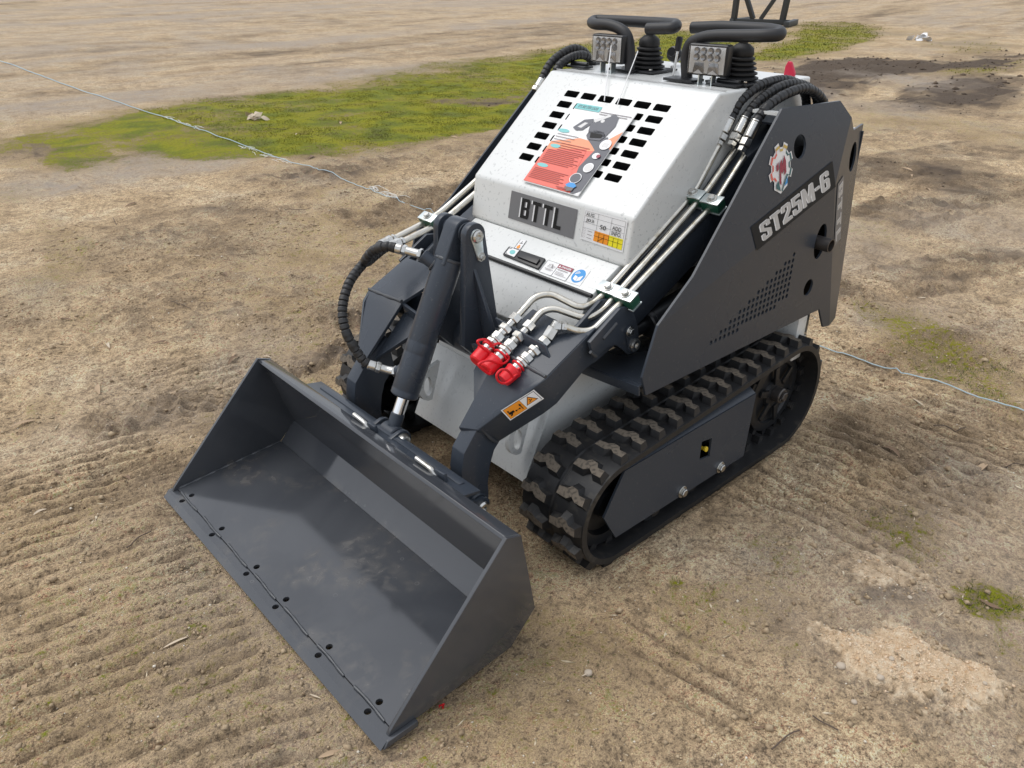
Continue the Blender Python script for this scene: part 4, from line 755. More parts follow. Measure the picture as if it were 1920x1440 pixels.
# lift cylinders
for s in (1, -1):
    bm = nb(); a, b = V((pp.x, s*.333, pp.z)), V((-1.40, s*.36, .60)); d = (b-a).normalized()
    cyl(bm, a+d*.10, b, .034, 24); lc = part('lift_cylinder', bm, BLACK); bm = nb(); cyl(bm, a+d*.085, a+d*.103, .037, 24); cyl(bm, a+d*.02, a+d*.09, .017, 20); cyl(bm, a+V((0, -.02, 0)), a+V((0, .02, 0)), .024, 20); obj('piston_rod', bm, BLACK, lc)
# ---------------- tracks
C1, R1, C2, R2 = V((-.738, .150)), .143, V((-1.492, .172)), .170
def hull():
    pts = sorted({(round(c.x+r*math.cos(a), 5), round(c.y+r*math.sin(a), 5)) for c, r in ((C1, R1), (C2, R2)) for a in np.linspace(0, 2*math.pi, 160)})
    def half(ps):
        h = []
        for p in ps:
            while len(h) > 1 and (h[-1][0]-h[-2][0])*(p[1]-h[-2][1])-(h[-1][1]-h[-2][1])*(p[0]-h[-2][0]) <= 0: h.pop()
            h.append(p)
        return h[:-1]
    return half(pts)+half(pts[::-1])
HP = [V(p) for p in hull()]; HP.append(HP[0]); CL = [0]
for a, b in zip(HP, HP[1:]): CL.append(CL[-1]+(b-a).length)
def onpath(s):
    s %= CL[-1]; i = max(0, np.searchsorted(CL, s)-1); i = min(i, len(HP)-2); t = (s-CL[i])/(CL[i+1]-CL[i]); p = HP[i].lerp(HP[i+1], t); d = (HP[i+1]-HP[i]).normalized(); return p, d
def smoothdir(s): return (onpath(s+.02)[0]-onpath(s-.02)[0]).normalized()
NL = 36; NB = 180
lugp = [(-.017, .007), (.006, .007), (.011, .030), (.022, .040), (.021, .058), (.009, .066), (.010, .086), (-.014, .088), (-.015, .064), (-.005, .050), (-.017, .038)]
def lug_mesh(flip):
    bm = nb(); top = [bm.verts.new((u*.82, v*flip, .018)) for u, v in lugp]; cu = sum(p[0] for p in lugp)/len(lugp); cv = .047
    bot = [bm.verts.new(((u-cu)*1.3+cu, ((v-cv)*1.12+cv)*flip, -.002)) for u, v in lugp]; n = len(lugp)
    f = bm.faces.new(top if flip > 0 else top[::-1]); f.material_index = 1
    for i in range(n):
        j = (i+1) % n; q = (top[i], bot[i], bot[j], top[j]); bm.faces.new(q if flip > 0 else q[::-1])
    bmesh.ops.recalc_face_normals(bm, faces=bm.faces)
    me = bpy.data.meshes.new('tread_lug'); bm.to_mesh(me); bm.free(); me.materials.append(RUBBER); me.materials.append(DUST); return me
LM = {1: lug_mesh(1), -1: lug_mesh(-1)}
for s in (1, -1):
    TY, TX = (0, 0) if s > 0 else (.05, .015); YI, YO = .287+TY, .487+TY     # the far track sits a little wider
    bm = nb(); rings = []
    sec = [(YI, -.001), (YI+.012, 0), (.380+TY, 0), (.383+TY, -.004), (.391+TY, -.004), (.394+TY, 0), (YO-.012, 0), (YO, -.002), (YO, -.018), (YI, -.018)]
    for k in range(NB):
        q = CL[-1]*k/NB; p, _ = onpath(q); d = smoothdir(q); n = V((d.y, -d.x))
        rings.append([bm.verts.new((p.x+TX+n.x*h, s*y, p.y+n.y*h)) for y, h in sec])
    for k in range(NB):
        a, b = rings[k], rings[(k+1) % NB]
        for i in range(len(sec)): j = (i+1) % len(sec); bm.faces.new((a[i], a[j], b[j], b[i]))
    trk_o = part('rubber_track', bm, RUBBER, ang=25)
    for row, (yc, fl) in enumerate(((.392, 1), (.382, -1))):
        for k in range(NL):
            q = CL[-1]*(k+.5*row+.2)/NL; p, _ = onpath(q); d = smoothdir(q); n = V((d.y, -d.x))
            o = bpy.data.objects.new('tread_lug', LM[fl*s]); COL.objects.link(o); o.parent = trk_o
            X_, Y_, Z_ = V((d.x, 0, d.y)), V((0, 1, 0)), V((n.x, 0, n.y))
            o.matrix_local = Matrix(((X_.x, Y_.x, Z_.x, p.x+TX), (X_.y, Y_.y, Z_.y, s*(yc+TY)), (X_.z, Y_.z, Z_.z, p.y), (0, 0, 0, 1)))
    # inner guide blocks on the belt
    for k in range(NL):
        q = CL[-1]*(k+.5)/NL; p, _ = onpath(q); d = smoothdir(q); n = V((d.y, -d.x)); bm = nb() if k == 0 else bm
        for y0 in (YO-.070, YI+.045):
            c = p-n*.018; prism(bm, [V((c.x+TX+d.x*a-n.x*h, s*y0, c.y+d.y*a-n.y*h)) for a, h in ((-.013, -.001), (.013, -.001), (.008, .022), (-.008, .022))], (0, s*.025, 0))
    obj('guide_block', bm, RUBBER, trk_o)['kind'] = 'stuff'
    # drive sprocket
    c3 = V((C2.x+TX, s*(.435+TY), C2.y)); bm = nb(); lathe(bm, c3-V((0, s*.03, 0)), (0, s, 0), [(0, .118), (.028, .124), (.030, .118), (.030, .098), (.022, .094), (.022, .05), (.032, .046), (.032, .0)], 40, caps=False)
    for k in range(13):
        a = 2*math.pi*k/13; r0, r1 = .112, .140; dx = [(-.12, r0), (.12, r0), (.055, r1), (-.055, r1)]
        prism(bm, [c3+V((r*math.cos(a+t), -s*.024, r*math.sin(a+t))) for t, r in dx], (0, s*.02, 0))
    spk = part('drive_sprocket', bm, BLACK, ang=30)
    for k in range(6):
        a = 2*math.pi*(k+.3)/6; u_ = V((math.cos(a), 0, math.sin(a))); w_ = V((-math.sin(a), 0, math.cos(a)))
        bm = nb(); prism(bm, [c3+u_*.04+w_*.012, c3+u_*.096+w_*.009, c3+u_*.096-w_*.009, c3+u_*.04-w_*.012], (0, s*.008, 0)); obj('spoke', bm, BLACK, spk, bevel=.002)
    bm = nb(); cyl(bm, c3, c3+V((0, s*.028, 0)), .024, 24); hexn(bm, c3+V((0, s*.028, 0)), c3+V((0, s*.036, 0)), .015); cyl(bm, c3+V((-.02, s*.031, .006)), c3+V((.022, s*.031, -.004)), .0017, 8); obj('hub_nut', bm, RUST, spk)
    # idler and rollers
    c4 = V((C1.x+TX, s*(.425+TY), C1.y)); bm = nb(); lathe(bm, c4-V((0, s*.06, 0)), (0, s, 0), [(0, .10), (.06, .117), (.075, .117), (.078, .108), (.078, .085), (.062, .08), (.062, .04), (.08, .036), (.08, 0)], 36, caps=False); part('idler_wheel', bm, BLACK, ang=30)
    for rx in (-.90, -1.06, -1.22):
        bm = nb(); lathe(bm, (rx, s*(.36+TY), .062), (0, s, 0), [(0, .03), (.0, .043), (.09, .043), (.095, .038), (.095, .02), (.11, .018), (.11, 0)], 24, caps=False); part('track_roller', bm, BLACK, ang=30)
    # outer guard
    g = [(-.745, .262), (-1.300, .262), (-1.288, .060), (-.730, .072), (-.680, .158)]; gh = [rect(-1.055-.0, .145, -1.10, .205)]
    bm = fill2d(g, [[(-1.058, .150), (-1.105, .142), (-1.105, .200), (-1.058, .208)]], .006, lambda a, b, c: V((a, s*(.476+TY+c), b))); gd = part('track_guard', bm, GREY, ang=30)
    bm = nb(); prism(bm, [(-.747, s*(.476+TY), .263), (-1.300, s*(.476+TY), .263), (-1.300, s*(.445+TY), .283), (-.760, s*(.445+TY), .283)], (0, 0, -.005)); obj('guard_flange', bm, GREY, gd, bevel=.001)
    bm = nb(); box(bm, (-1.12, s*.42 if s > 0 else -.43, .10), (-1.0, s*.43 if s > 0 else -.42, .25)); obj('guard_backing', bm, BLACK, gd)
    bm = nb(); cyl(bm, (-1.085, s*.44, .165), (-1.085, s*.474, .172), .005, 10); cyl(bm, (-1.085, s*.474, .172), (-1.085, s*.480, .173), .0075, 12); obj('grease_fitting', bm, BRASS, gd)
    for u, v in ((1350, 876), (1279, 922)):
        q = P(u, v, y=.479); bm = nb(); bolt(bm, (q.x, s*.479, q.z), (0, s, 0), .0115, .009); obj('bolt', bm, ZINC, gd)
    bm = nb(); box(bm, (-1.25, s*.29 if s > 0 else -.40, .09), (-.75, s*.40 if s > 0 else -.29, .25)); part('track_frame', bm, BLACK, bevel=.004)
# ---------------- bucket
BW = .53; FX = -.036
bk_root = None
hy = [(P(u, v, z=.016).y) for u, v in ((350, 935), (406, 998), (472, 1070), (528, 1131), (608, 1221), (702, 1325))]
# floor plate with bolt holes and the folded back
fl0, fl1, fl2, fl3 = (FX, .015), (-.352, .036), (-.405, .090), (-.338, .306)
def floor3(a, b, c):
    t = (a-fl0[0])/(fl1[0]-fl0[0]); return V((a, b, fl0[1]+t*(fl1[1]-fl0[1])+c))
bm = fill2d([(FX, -BW+.008), (FX, BW-.008), (fl1[0], BW-.008), (fl1[0], -BW+.008)], [circ(-.052, y, .0078, 16) for y in hy], .008, floor3)
bucket = part('bucket', bm, BUCK, ang=30)
bm = nb(); back = [fl1, fl2, fl3, (-.346, .306), (-.413, .088), (-.356, .028)]; plate(bm, back, -BW+.008, BW-.008); obj('back_plate', bm, BUCK, bucket, ang=20)
bm = nb(); plate(bm, [(-.326, .316), (-.332, .322), (-.366, .312), (-.366, .300), (-.336, .304)], -BW+.004, BW-.004); obj('top_lip', bm, BUCK, bucket, bevel=.002)
for s in (1, -1):
    bm = nb(); plate(bm, [(-.028, .026), (-.022, .014), (-.075, .010), (-.338, .024), (-.408, .092), (-.366, .312), (-.327, .326)], s*(BW-.009), s*BW); obj('side_plate', bm, BUCK, bucket, bevel=.0012)
    bm = nb(); prism(bm, [(-.004, s*BW, .001), (-.085, s*BW, .001), (-.085, s*BW, .016), (-.015, s*BW, .016)], (0, s*.010, 0)); obj('side_cutter', bm, BUCK, bucket, bevel=.002)
    bm = nb(); sweep(bm, [V((x, s*(BW-.0105), .02+(x+.036)/(-.316)*.021)) for x in np.linspace(-.04, -.35, 40)], .003, 6, lambda q: .003+.0012*math.sin(q*140)); obj('weld_bead', bm, BUCK, bucket)
ce = [(0, .001), (-.018, .0155), (FX, .0155), (FX, .001)]
def ced(a, b, c):    # bevelled cutting edge
    return V((a, b, .008+c))
bm = fill2d([(-.014, -BW-.006), (-.014, BW+.006), (FX+.001, BW+.006), (FX+.001, -BW-.006)], [circ(-.0245, y, .0078, 16) for y in hy], .014, ced); cut_e = obj('cutting_edge', bm, BUCK, bucket, ang=30)
bm = nb(); plate(bm, [(.0015, .001), (-.014, .015), (-.014, .001)], -BW-.006, BW+.006); obj('bevelled_edge', bm, BUCK, bucket)
# stitch welds along the edge
yy = np.linspace(-.52, .52, 14)
for k in range(7):
    a, b = -.50+k*.148, -.50+k*.148+.11
    bm = nb(); sweep(bm, [V((FX-.001+.0015*math.sin(t*40), t, .0175)) for t in np.linspace(a, b, 60)], .0032, 8, lambda q: .0032+.0004*math.sin(q*160)); obj('weld_bead', bm, WELD, bucket)
# hitch behind the bucket
bm = nb(); plate(bm, [(-.392, .30), (-.408, .30), (-.452, .105), (-.436, .105)], -.30, .30); hitch = part('hitch_plate', bm, GREY, bevel=.002)
bm = nb(); plate(bm, [(-.350, .306), (-.352, .298), (-.420, .285), (-.420, .293)], -.34, .34); obj('hitch_hook', bm, GREY, hitch, bevel=.002)
for y0 in (.034, -.046):
    bm = nb(); ear = [(RP.x+.030*math.cos(a), RP.z+.030*math.sin(a)) for a in np.linspace(math.radians(110), math.radians(-90), 10)][::-1]
    ear = [(RP.x-.027*math.sin(a), RP.z+.027*math.cos(a)) for a in np.linspace(-.4, math.pi, 12)]+[(-.39, .22), (-.375, .295)]
    plate(bm, ear, y0, y0+.012); obj('bucket_ear', bm, GREY, hitch, bevel=.002)
bm = nb(); lathe(bm, RP+V((0, .046, 0)), (0, 1, 0), [(0, .021), (.002, .021), (.002, .0175), (.011, .0165), (.014, .012), (.014, .006), (.008, .006)], 22); cyl(bm, RP+V((0, -.055, 0)), RP+V((0, .046, 0)), .013); obj('pivot_pin', bm, ZINC, hitch)
for s in (1, -1):
    q = V((-.483, 0, .172))
    for y0 in (.192, .256):
        bm = nb(); ear = [(q.x-.026*math.sin(a), q.z+.026*math.cos(a)) for a in np.linspace(-.3, math.pi+.2, 12)]+[(-.43, .12), (-.415, .22)]; plate(bm, ear, s*y0, s*(y0+.011)); obj('bucket_ear', bm, GREY, hitch, bevel=.002)
    bm = nb(); cyl(bm, q+V((0, s*.19, 0)), q+V((0, s*.268, 0)), .013); lathe(bm, q+V((0, s*.2675, 0)), (0, s, 0), [(0, .018), (.006, .018), (.010, .014), (.010, .007), (.005, .007)], 20); obj('pivot_pin', bm, ZINC, hitch)
    bm = nb(); cyl(bm, q+V((0, s*.203, 0)), q+V((0, s*.254, 0)), .030, 24); obj('pin_boss', bm, GREY, hitch)
# latch levers
for (a, b, c) in (((781, 859), (812, 882), (830, 893)), ((664, 777), (687, 795), (700, 803))):
    y = P(*a, x=-.40).y; A_, B_, C_ = P(*a, x=-.368), P(*b, x=-.368), P(*c, x=-.372)
    bm = nb(); sweep(bm, rounded([A_, B_.lerp(A_, .1), B_.lerp(C_, .3)+V((0, 0, -.012))], .01), .0062, 10); lv = part('latch_lever', bm, ZINC)
    bm = nb(); prism(bm, [B_+V((0, -.004, -.02)), B_+V((0, .002, .006)), C_+V((0, .004, .006)), C_+V((0, .008, -.022))], (-.010, 0, 0)); obj('lever_plate', bm, GREY, lv, bevel=.003)
# ---------------- work lights
def work_light(c, tilt):
    c = V(c); w_, h_, d_ = .108, .074, .03; R_ = Matrix.Rotation(tilt, 3, 'Z'); X_, Y_, Z_ = R_@V((1, 0, 0)), R_@V((0, 1, 0)), V((0, 0, 1))
    def bx(bm, x0, x1, y0, y1, z0, z1): prism(bm, [c+X_*x0+Y_*y+Z_*z for y, z in ((y0, z0), (y1, z0), (y1, z1), (y0, z1))], X_*(x1-x0))
    bm = nb(); bx(bm, -d_, 0, -w_/2, w_/2, -h_/2, h_/2); o = part('work_light', bm, BLACK, bevel=.006, seg=3)
    bm = nb(); bx(bm, .0005, .002, -w_/2+.006, w_/2-.006, -h_/2+.006, h_/2-.006); obj('reflector', bm, LAMPW, o, bevel=.0006)
    for k in range(4):
        for r in range(2):
            bm = nb(); p = c+Y_*((k-1.5)*.019)+Z_*(.022-r*.016)+X_*.002; lathe(bm, p, X_, [(0, .0085), (.003, .0078), (.0012, .004), (.0018, 0)], 12, caps=False); obj('led', bm, LEDM, o)
    for k in (-1, 1):
        bm = nb(); p = c+Y_*(k*.020)+Z_*(-.018)+X_*.002; prism(bm, [p+Y_*a+Z_*b for a, b in ((-.016, -.014), (.016, -.014), (.012, .012), (-.012, .012))], X_*.002); obj('led', bm, LEDM, o, bevel=.0008)
        bm = nb(); p = c+Y_*(k*.020)+Z_*(-.028)+X_*.003; prism(bm, [p+Y_*a+Z_*b for a, b in ((-.014, -.004), (.014, -.004), (0, .006))], X_*.002); obj('led', bm, LABELW, o)
    bm = nb(); bx(bm, .004, .0055, -w_/2+.004, w_/2-.004, -h_/2+.004, h_/2-.004); obj('lens', bm, PLAST, o)
    for k in (-1, 1):
        bm = nb(); bx(bm, -.020, .002, k*.018-.0015, k*.018+.0015, -h_/2-.030, -h_/2+.002); obj('bracket_leg', bm, ZPLATE, o)
    bm = nb(); bx(bm, -.022, .012, -.022, .022, -h_/2-.032, -h_/2-.029); obj('bracket_foot', bm, ZPLATE, o)
work_light(P(1326, 113, x=-1.31), math.radians(8)); work_light(P(1138, 92, x=-1.31), math.radians(4))
# ---------------- handlebars
HX = -1.345
tube('handlebar', [P(1288, 150, x=HX), P(1286, 104, x=HX), P(1294, 80, x=HX), P(1318, 70, x=HX), P(1345, 67, x=HX), P(1432, 67, x=HX), P(1462, 66, x=HX-.02), P(1464, 60, x=HX-.05), P(1440, 55, x=HX-.075), P(1350, 50, x=HX-.075), P(1298, 52, x=HX-.07)], .0149, LD, GRIP, .022)
tube('handlebar', [P(1181, 130, x=HX), P(1181, 88, x=HX), P(1176, 64, x=HX), P(1160, 52, x=HX), P(1140, 46, x=HX), P(1118, 46, x=HX), P(1108, 42, x=HX-.03), P(1116, 37, x=HX-.065), P(1180, 40, x=HX-.075), P(1250, 44, x=HX-.07), P(1270, 46, x=HX-.045), P(1264, 53, x=HX-.012), P(1214, 54, x=HX-.005)], .0149, LD, GRIP, .020)
for u, v in ((1287, 152), (1180, 133)):
    c = P(u, v, z=1.0375); bm = nb(); box(bm, (c.x-.028, c.y-.055, 1.0375), (c.x+.028, c.y+.035, 1.044)); part('handlebar_base', bm, BLACK, bevel=.001)
# joysticks with bellows boots
for (u, v, x) in ((1385, 150, -1.40), (1214, 128, -1.42)):
    c = P(u, v, x=x); c.z = 1.044; bm = nb(); box(bm, (c.x-.058, c.y-.062, 1.0375), (c.x+.058, c.y+.062, 1.043)); js = part('joystick', bm, BLACK, bevel=.001)
    pr = []; z = 0
    for k in range(5): r = .048-.0035*k; pr += [(z, r*.82), (z+.003, r), (z+.007, r*1.0), (z+.0105, r*.8)]; z += .0115
    bm = nb(); lathe(bm, c, (0, 0, 1), pr+[(z+.004, .030), (z+.018, .028), (z+.028, .016), (z+.03, .009)], 32); obj('bellows_boot', bm, BOOT, js, ang=60)
    bm = nb(); top_z = .106 if x > -1.41 else .118; lathe(bm, c+V((0, 0, z)), (0, 0, 1), [(0, .009), (top_z-z-.03, .009), (top_z-z-.028, .011), (top_z-z-.004, .012), (top_z-z, .009)], 18); obj('stick', bm, GRIP, js)
    for a, b in ((.048, .05), (-.048, .05), (.048, -.05), (-.048, -.05)): bm = nb(); bolt(bm, c+V((a, b, -.001)), (0, 0, 1), .005, .004, False); obj('bolt', bm, ZINC, js)
# throttle lever, red stop lever, hinges
bm = nb(); a, b = P(1262, 142, x=-1.40), P(1271, 92, x=-1.42); cyl(bm, a, b, .0036, 12); lev = part('throttle_lever', bm, ZINC); bm = nb(); d = (P(1276, 62, x=-1.43)-b).normalized(); lathe(bm, b-d*.006, d, [(0, .006), (.004, .008), (.032, .0095), (.037, .007)], 16); obj('grip', bm, GRIP, lev)
bm = nb(); c = P(1478, 140, x=-1.62); prism(bm, [c+V((0, a, b)) for a, b in ((-.016, -.03), (.016, -.03), (.016, .006), (.002, .032), (-.008, .034), (-.014, .02))], (-.012, 0, 0)); part('stop_lever', bm, REDL, bevel=.004, seg=3)
bm = nb(); c = P(1270, 106, x=-1.60); lathe(bm, c, (.8, .3, .25), [(0, .012), (.02, .022), (.04, .022), (.045, .012), (.07, .012)], 18); part('rear_valve', bm, BLACK)
for u, v in ((1360, 160), (1082, 126)):
    c = P(u, v, z=1.0375); bm = nb(); box(bm, (c.x-.02, c.y-.045, 1.0375), (c.x+.02, c.y+.045, 1.043)); cyl(bm, (c.x-.008, c.y-.03, 1.0465), (c.x-.008, c.y+.035, 1.0465), .0065, 12); part('hood_hinge', bm, BLACK, bevel=.001)
# ================================================================ flyer hung on the hood
fq = [PL(u, v, hpt+hn*.006, hn) for u, v in ((1085, 193), (1195, 211.5), (1084, 367), (982, 338.5))]
fl = thing('sales_flyer', 'laminated orange and white sales flyer lying on the louvred hood, hung by white ties', 'flyer', (fq[2]+fq[3])/2)
bm = nb(); ctr = (fq[0]+fq[1]+fq[2]+fq[3])/4; prism(bm, [ctr+(p-ctr)*1.015 for p in fq], hn*.0008); obj('laminate', bm, LABELW, fl)
tl = lambda a, b, n, u0, u1, wv: [seg(u0, a+(b-a)*k/max(1, n-1), u1-(.22*((k*37) % 5)/5)*(u1-u0), a+(b-a)*k/max(1, n-1), wv) for k in range(n)]
layers = [(LABELW, [rect(0, 0, 1, 1)]),
  (CORAL, [[(0, .505), (.80, .50), (.80, 1), (0, 1)]]), (PORA, [[(0, .50), (.43, .40), (.62, .41), (.80, .51), (0, .60)], [(.86, .36), (1, .24), (1, .46), (.9, .44)]]),
  (CORAL, [[(0, .60), (.66, .505), (.70, .70), (.64, .76), (.86, .93), (.86, 1), (0, 1)]]),
  (SLATE, [[(.57, .40), (.84, .33), (1, .47), (1, .95), (.92, 1), (.86, 1), (.86, .90), (.76, .80), (.72, .71), (.78, .50), (.70, .46)]]),
  (TEAL, [rect(0, .01, .44, .075), ell(.09, .355, .10, .022), ell(.13, .545, .09, .022), ell(.14, .785, .10, .022)]),
  (SLATE, inbox(textpolys('BTTL SKID STEER LOADER', .008), .05, .025, .40, .06)),
  (PINK, tl(.07, .095, 2, .46, .98, .008)+tl(.40, .50, 4, .02, .40, .007)),
  (DRED, tl(.50, .58, 4, .2, .7, .007)+tl(.60, .745, 8, .05, .68, .007)+tl(.83, .945, 7, .04, .66, .007)),
  (SLATE, [[(.20, .30), (.30, .19), (.44, .16), (.46, .21), (.38, .31), (.28, .325)], [(.44, .22), (.62, .10), (.72, .07), (.80, .10), (.84, .20), (.80, .33), (.70, .36), (.52, .34), (.48, .30)], [(.50, .31), (.56, .28), (.74, .29), (.80, .33), (.76, .39), (.56, .40), (.50, .36)]]),
  (SILV, [[(.44, .17), (.64, .085), (.68, .10), (.50, .20)], [(.27, .285), (.34, .22), (.40, .22), (.34, .29)], ell(.60, .17, .03, .02)]), (BLK, [[(.54, .32), (.74, .32), (.76, .36), (.58, .38)]]),
  (LABELW, [ell(.89, .42, .085, .06), ell(.88, .70, .075, .055), ell(.80, .84, .09, .06), ell(.87, .56, .06, .035)]),
  (SILV, [ell(.88, .70, .06, .042), rect(.85, .40, .94, .45)]), (SLATE, [ell(.80, .84, .08, .052)]), (BLUE, [[(.72, .93), (.76, .90), (.84, .895), (.9, .92), (.88, .945), (.76, .95)]]), (RUST, [[(.73, .95), (.88, .945), (.88, .98), (.80, .995), (.74, .98)]]),
  (CRIM, [ell(.91, .56, .03, .02)]), (DRED, [seg(.60, .978, .78, .978, .012)])]
decal('printed_sheet', [p+hn*.0012 for p in fq], layers, fl, off=.0002, step=.00025)
for (a, b) in (((1146, 85), (1133, 189)), ((1196, 96), (1157, 197))):
    pa, pb_ = P(*a, x=-1.306), PL(b[0], b[1], hpt+hn*.009, hn); pm = (pa+pb_)/2+hn*.012; top = P(b[0]+ (9 if a[0] < 1150 else 20), 142, x=-1.24) + hn*.01
    bm = nb(); sweep(bm, [pa, pb_], .0014, 6); obj('hanging_tie', bm, LABELW, fl)
# ================================================================ things lying about
def hz(x, y): return float(hfun(np.array([x]), np.array([y]))[0])
# string line along the row
def cord():
    bm = nb(); pts = []; y = 1.1
    ys = np.concatenate([np.arange(1.2, -4, -.02), np.arange(-4, -14, -.06), np.arange(-14, -30, -.3)])
    for y in ys:
        x = -2.24-.012*math.sin(y*.9)+.004*math.sin(y*7); pts.append(V((x, y, max(hz(x, y), -.004)+.007)))
    acc = [0]
    for a, b in zip(pts, pts[1:]): acc.append(acc[-1]+(b-a).length)
    sweep(bm, pts, .0022, 6, lambda q: .0022 if q < 4 else min(.0022+(q-4)*.0004, .0055)); o = obj('string_line', bm, mat('twine', (.45, .58, .64), .6)); o['label'] = 'thin pale blue string line stretched straight across the dirt behind the loader'; o['category'] = 'string'
    return o
co_ = cord()
FRAY = mat('frayed_twine', (.75, .74, .7), .8)
for (u0, v0, u1, v1) in ((308, 219, 372, 240), (448, 271, 535, 303), (690, 347, 745, 372)):
    a, b = P(u0, v0, z=.01), P(u1, v1, z=.01); bm = nb()
    for k in range(26):
        t = random.random(); p = a.lerp(b, t)+V((random.gauss(0, .018), 0, 0)); d = (b-a).normalized()*random.uniform(.03, .12)+V((random.gauss(0, .02), 0, 0)); p.z = hz(p.x, p.y)+.006
        e = p+d; e.z = hz(e.x, e.y)+.007; m_ = (p+e)/2+V((random.gauss(0, .006), 0, .006)); sweep(bm, [p, m_, e], .0015, 4)
    obj('frayed_strand', bm, FRAY, co_)
# rusty-dark steel frame standing far behind
fr = thing('steel_frame', 'dark steel trestle frame with crossed diagonal bars standing on far grass', 'frame', P(1425, 46, z=0))
def fpx(u, v, x): return P(u, v, x=x)
b0 = P(1372, 43, z=.02); b1 = P(1480, 46, z=.02); ex_ = (b1-b0).normalized(); bk = V((ex_.y, -ex_.x, 0)); bk = bk if bk.dot(fwd) > 0 else -bk
STEEL = mat('dark_steel', (.03, .034, .036), .5)
def bar(nm_, a, b, wd):
    bm = nb(); d, u, v = frame(V(b)-V(a)); prism(bm, [V(a)+u*p+v*q for p, q in ((-wd, -wd), (wd, -wd), (wd, wd), (-wd, wd))], V(b)-V(a)); obj(nm_, bm, STEEL, fr, bevel=.008)
W_ = (b1-b0).length; up = V((0, 0, 1)); h = 1.7
bar('base_beam', b0+ex_*-.05+up*.04, b1+up*.04, .055); bar('foot_beam', b1-bk*.75+up*.04+ex_*-.0, b1+bk*.35+ex_*.1+up*.04, .055); bar('foot_beam', b0-bk*.1+up*.04, b0+bk*.9+up*.04+ex_*.3, .05)
c0, c1 = b0+ex_*.04, b1-ex_*.16
bar('upright_post', c0+up*.09, c0+up*h+ex_*.02, .055); bar('upright_post', c1+up*.09, c1+up*h+ex_*.12, .055)
bar('diagonal_brace', c0.lerp(c1, .40)+up*.09, c0.lerp(c1, .02)+up*.95, .045); bar('diagonal_brace', c0.lerp(c1, .55)+up*.09, c0.lerp(c1, 1.02)+up*.95, .045); bar('top_beam', c0+up*h, c1+up*h, .055)
# dry leaves and twigs
LEAFM = [mat('dry_leaf_tan', (.42, .30, .19), .8), mat('dry_leaf_pale', (.58, .48, .36), .8), mat('dry_leaf_brown', (.2, .13, .08), .8)]
def leaf_mesh(k):
    r = random.Random(k); bm = nb(); n = 7; L = r.uniform(.05, .09); W = L*r.uniform(.14, .24); rows = []; cv = r.uniform(-.5, .5); cu = r.uniform(.1, .5)
    for i in range(n+1):
        t = i/n; w_ = W*math.sin(math.pi*(.06+.9*t))**.8; cx = cv*L*.35*math.sin(math.pi*t); z = cu*L*.22*math.sin(math.pi*t)
        rows.append([bm.verts.new(((t-.5)*L, cx+s*w_/2, z+abs(s)*w_*.25)) for s in (-1, 0, 1)])
    for a, b in zip(rows, rows[1:]):
        for j in range(2): bm.faces.new((a[j], a[j+1], b[j+1], b[j]))
    me = bpy.data.meshes.new('dry_leaf'); bm.to_mesh(me); bm.free(); me.materials.append(LEAFM[k % 3]); me.shade_smooth(); return me
LMs = [leaf_mesh(k) for k in range(9)]
leafpx = [(43, 797), (205, 648), (125, 600), (565, 438), (632, 437), (660, 458), (690, 345), (555, 252), (725, 213), (852, 260), (810, 358), (300, 648), (20, 770), (300, 555), (150, 420), (545, 360), (700, 350), (480, 230), (640, 230), (500, 295), (580, 295), (440, 670), (500, 672), (440, 680),
          (1700, 320), (1850, 222), (1780, 400), (1740, 355), (1830, 60), (1905, 45), (1710, 330), (1890, 310), (1670, 850), (1840, 880), (1720, 760), (1850, 560), (1790, 985), (1690, 1010), (1860, 1130), (1380, 1205), (1100, 1265), (1420, 1370), (620, 1415), (590, 1300), (110, 885), (185, 730), (75, 960), (230, 890), (40, 1280), (330, 1200), (905, 1180), (1560, 770), (1730, 560), (1640, 180), (1580, 180), (1500, 185), (245, 380), (150, 350), (370, 480), (420, 520), (60, 470), (340, 420)]
for k, (u, v) in enumerate(leafpx):
    p = P(u, v, z=0); dist = (p-CAM).length; me = LMs[k % 9]; o = bpy.data.objects.new('dry_leaf', me); COL.objects.link(o); s = random.uniform(.55, 1.0)*(1 if dist < 6 else 1.4)*(.55 if dist < 1.9 else 1)
    o.matrix_world = Matrix.Translation((p.x, p.y, hz(p.x, p.y)+.003))@Matrix.Rotation(random.uniform(0, 6.28), 4, 'Z')@Matrix.Rotation(random.uniform(-.25, .25), 4, 'X')@Matrix.Diagonal((s, s, s, 1))
    c = ('tan', 'pale', 'brown')[(k % 9) % 3]; o['label'] = 'small curled %s dry leaf lying on the bare dirt' % c; o['category'] = 'leaf'; o['group'] = '%s dry leaves scattered on the dirt' % c
TWIG = mat('twig', (.11, .08, .06), .8)
for k, (u, v, L) in enumerate([(340, 575, .12), (560, 395, .16), (1470, 1395, .08), (1545, 1360, .05), (520, 243, .18), (260, 1010, .07), (1780, 805, .1), (700, 905, .0), (215, 415, .16), (1900, 875, .07)]):
    if not L: continue
    p = P(u, v, z=0); a = random.uniform(0, 3.1); bm = nb(); pts = [V((p.x+math.cos(a)*L*(t-.5), p.y+math.sin(a)*L*(t-.5)+.05*L*math.sin(t*4+k), 0)) for t in np.linspace(0, 1, 7)]
    for q in pts: q.z = hz(q.x, q.y)+.006
    sweep(bm, pts, .0016, 6); o = obj('twig', bm, TWIG); o['label'] = 'thin dark twig lying on the dirt'; o['category'] = 'twig'; o['group'] = 'twigs scattered on the dirt'
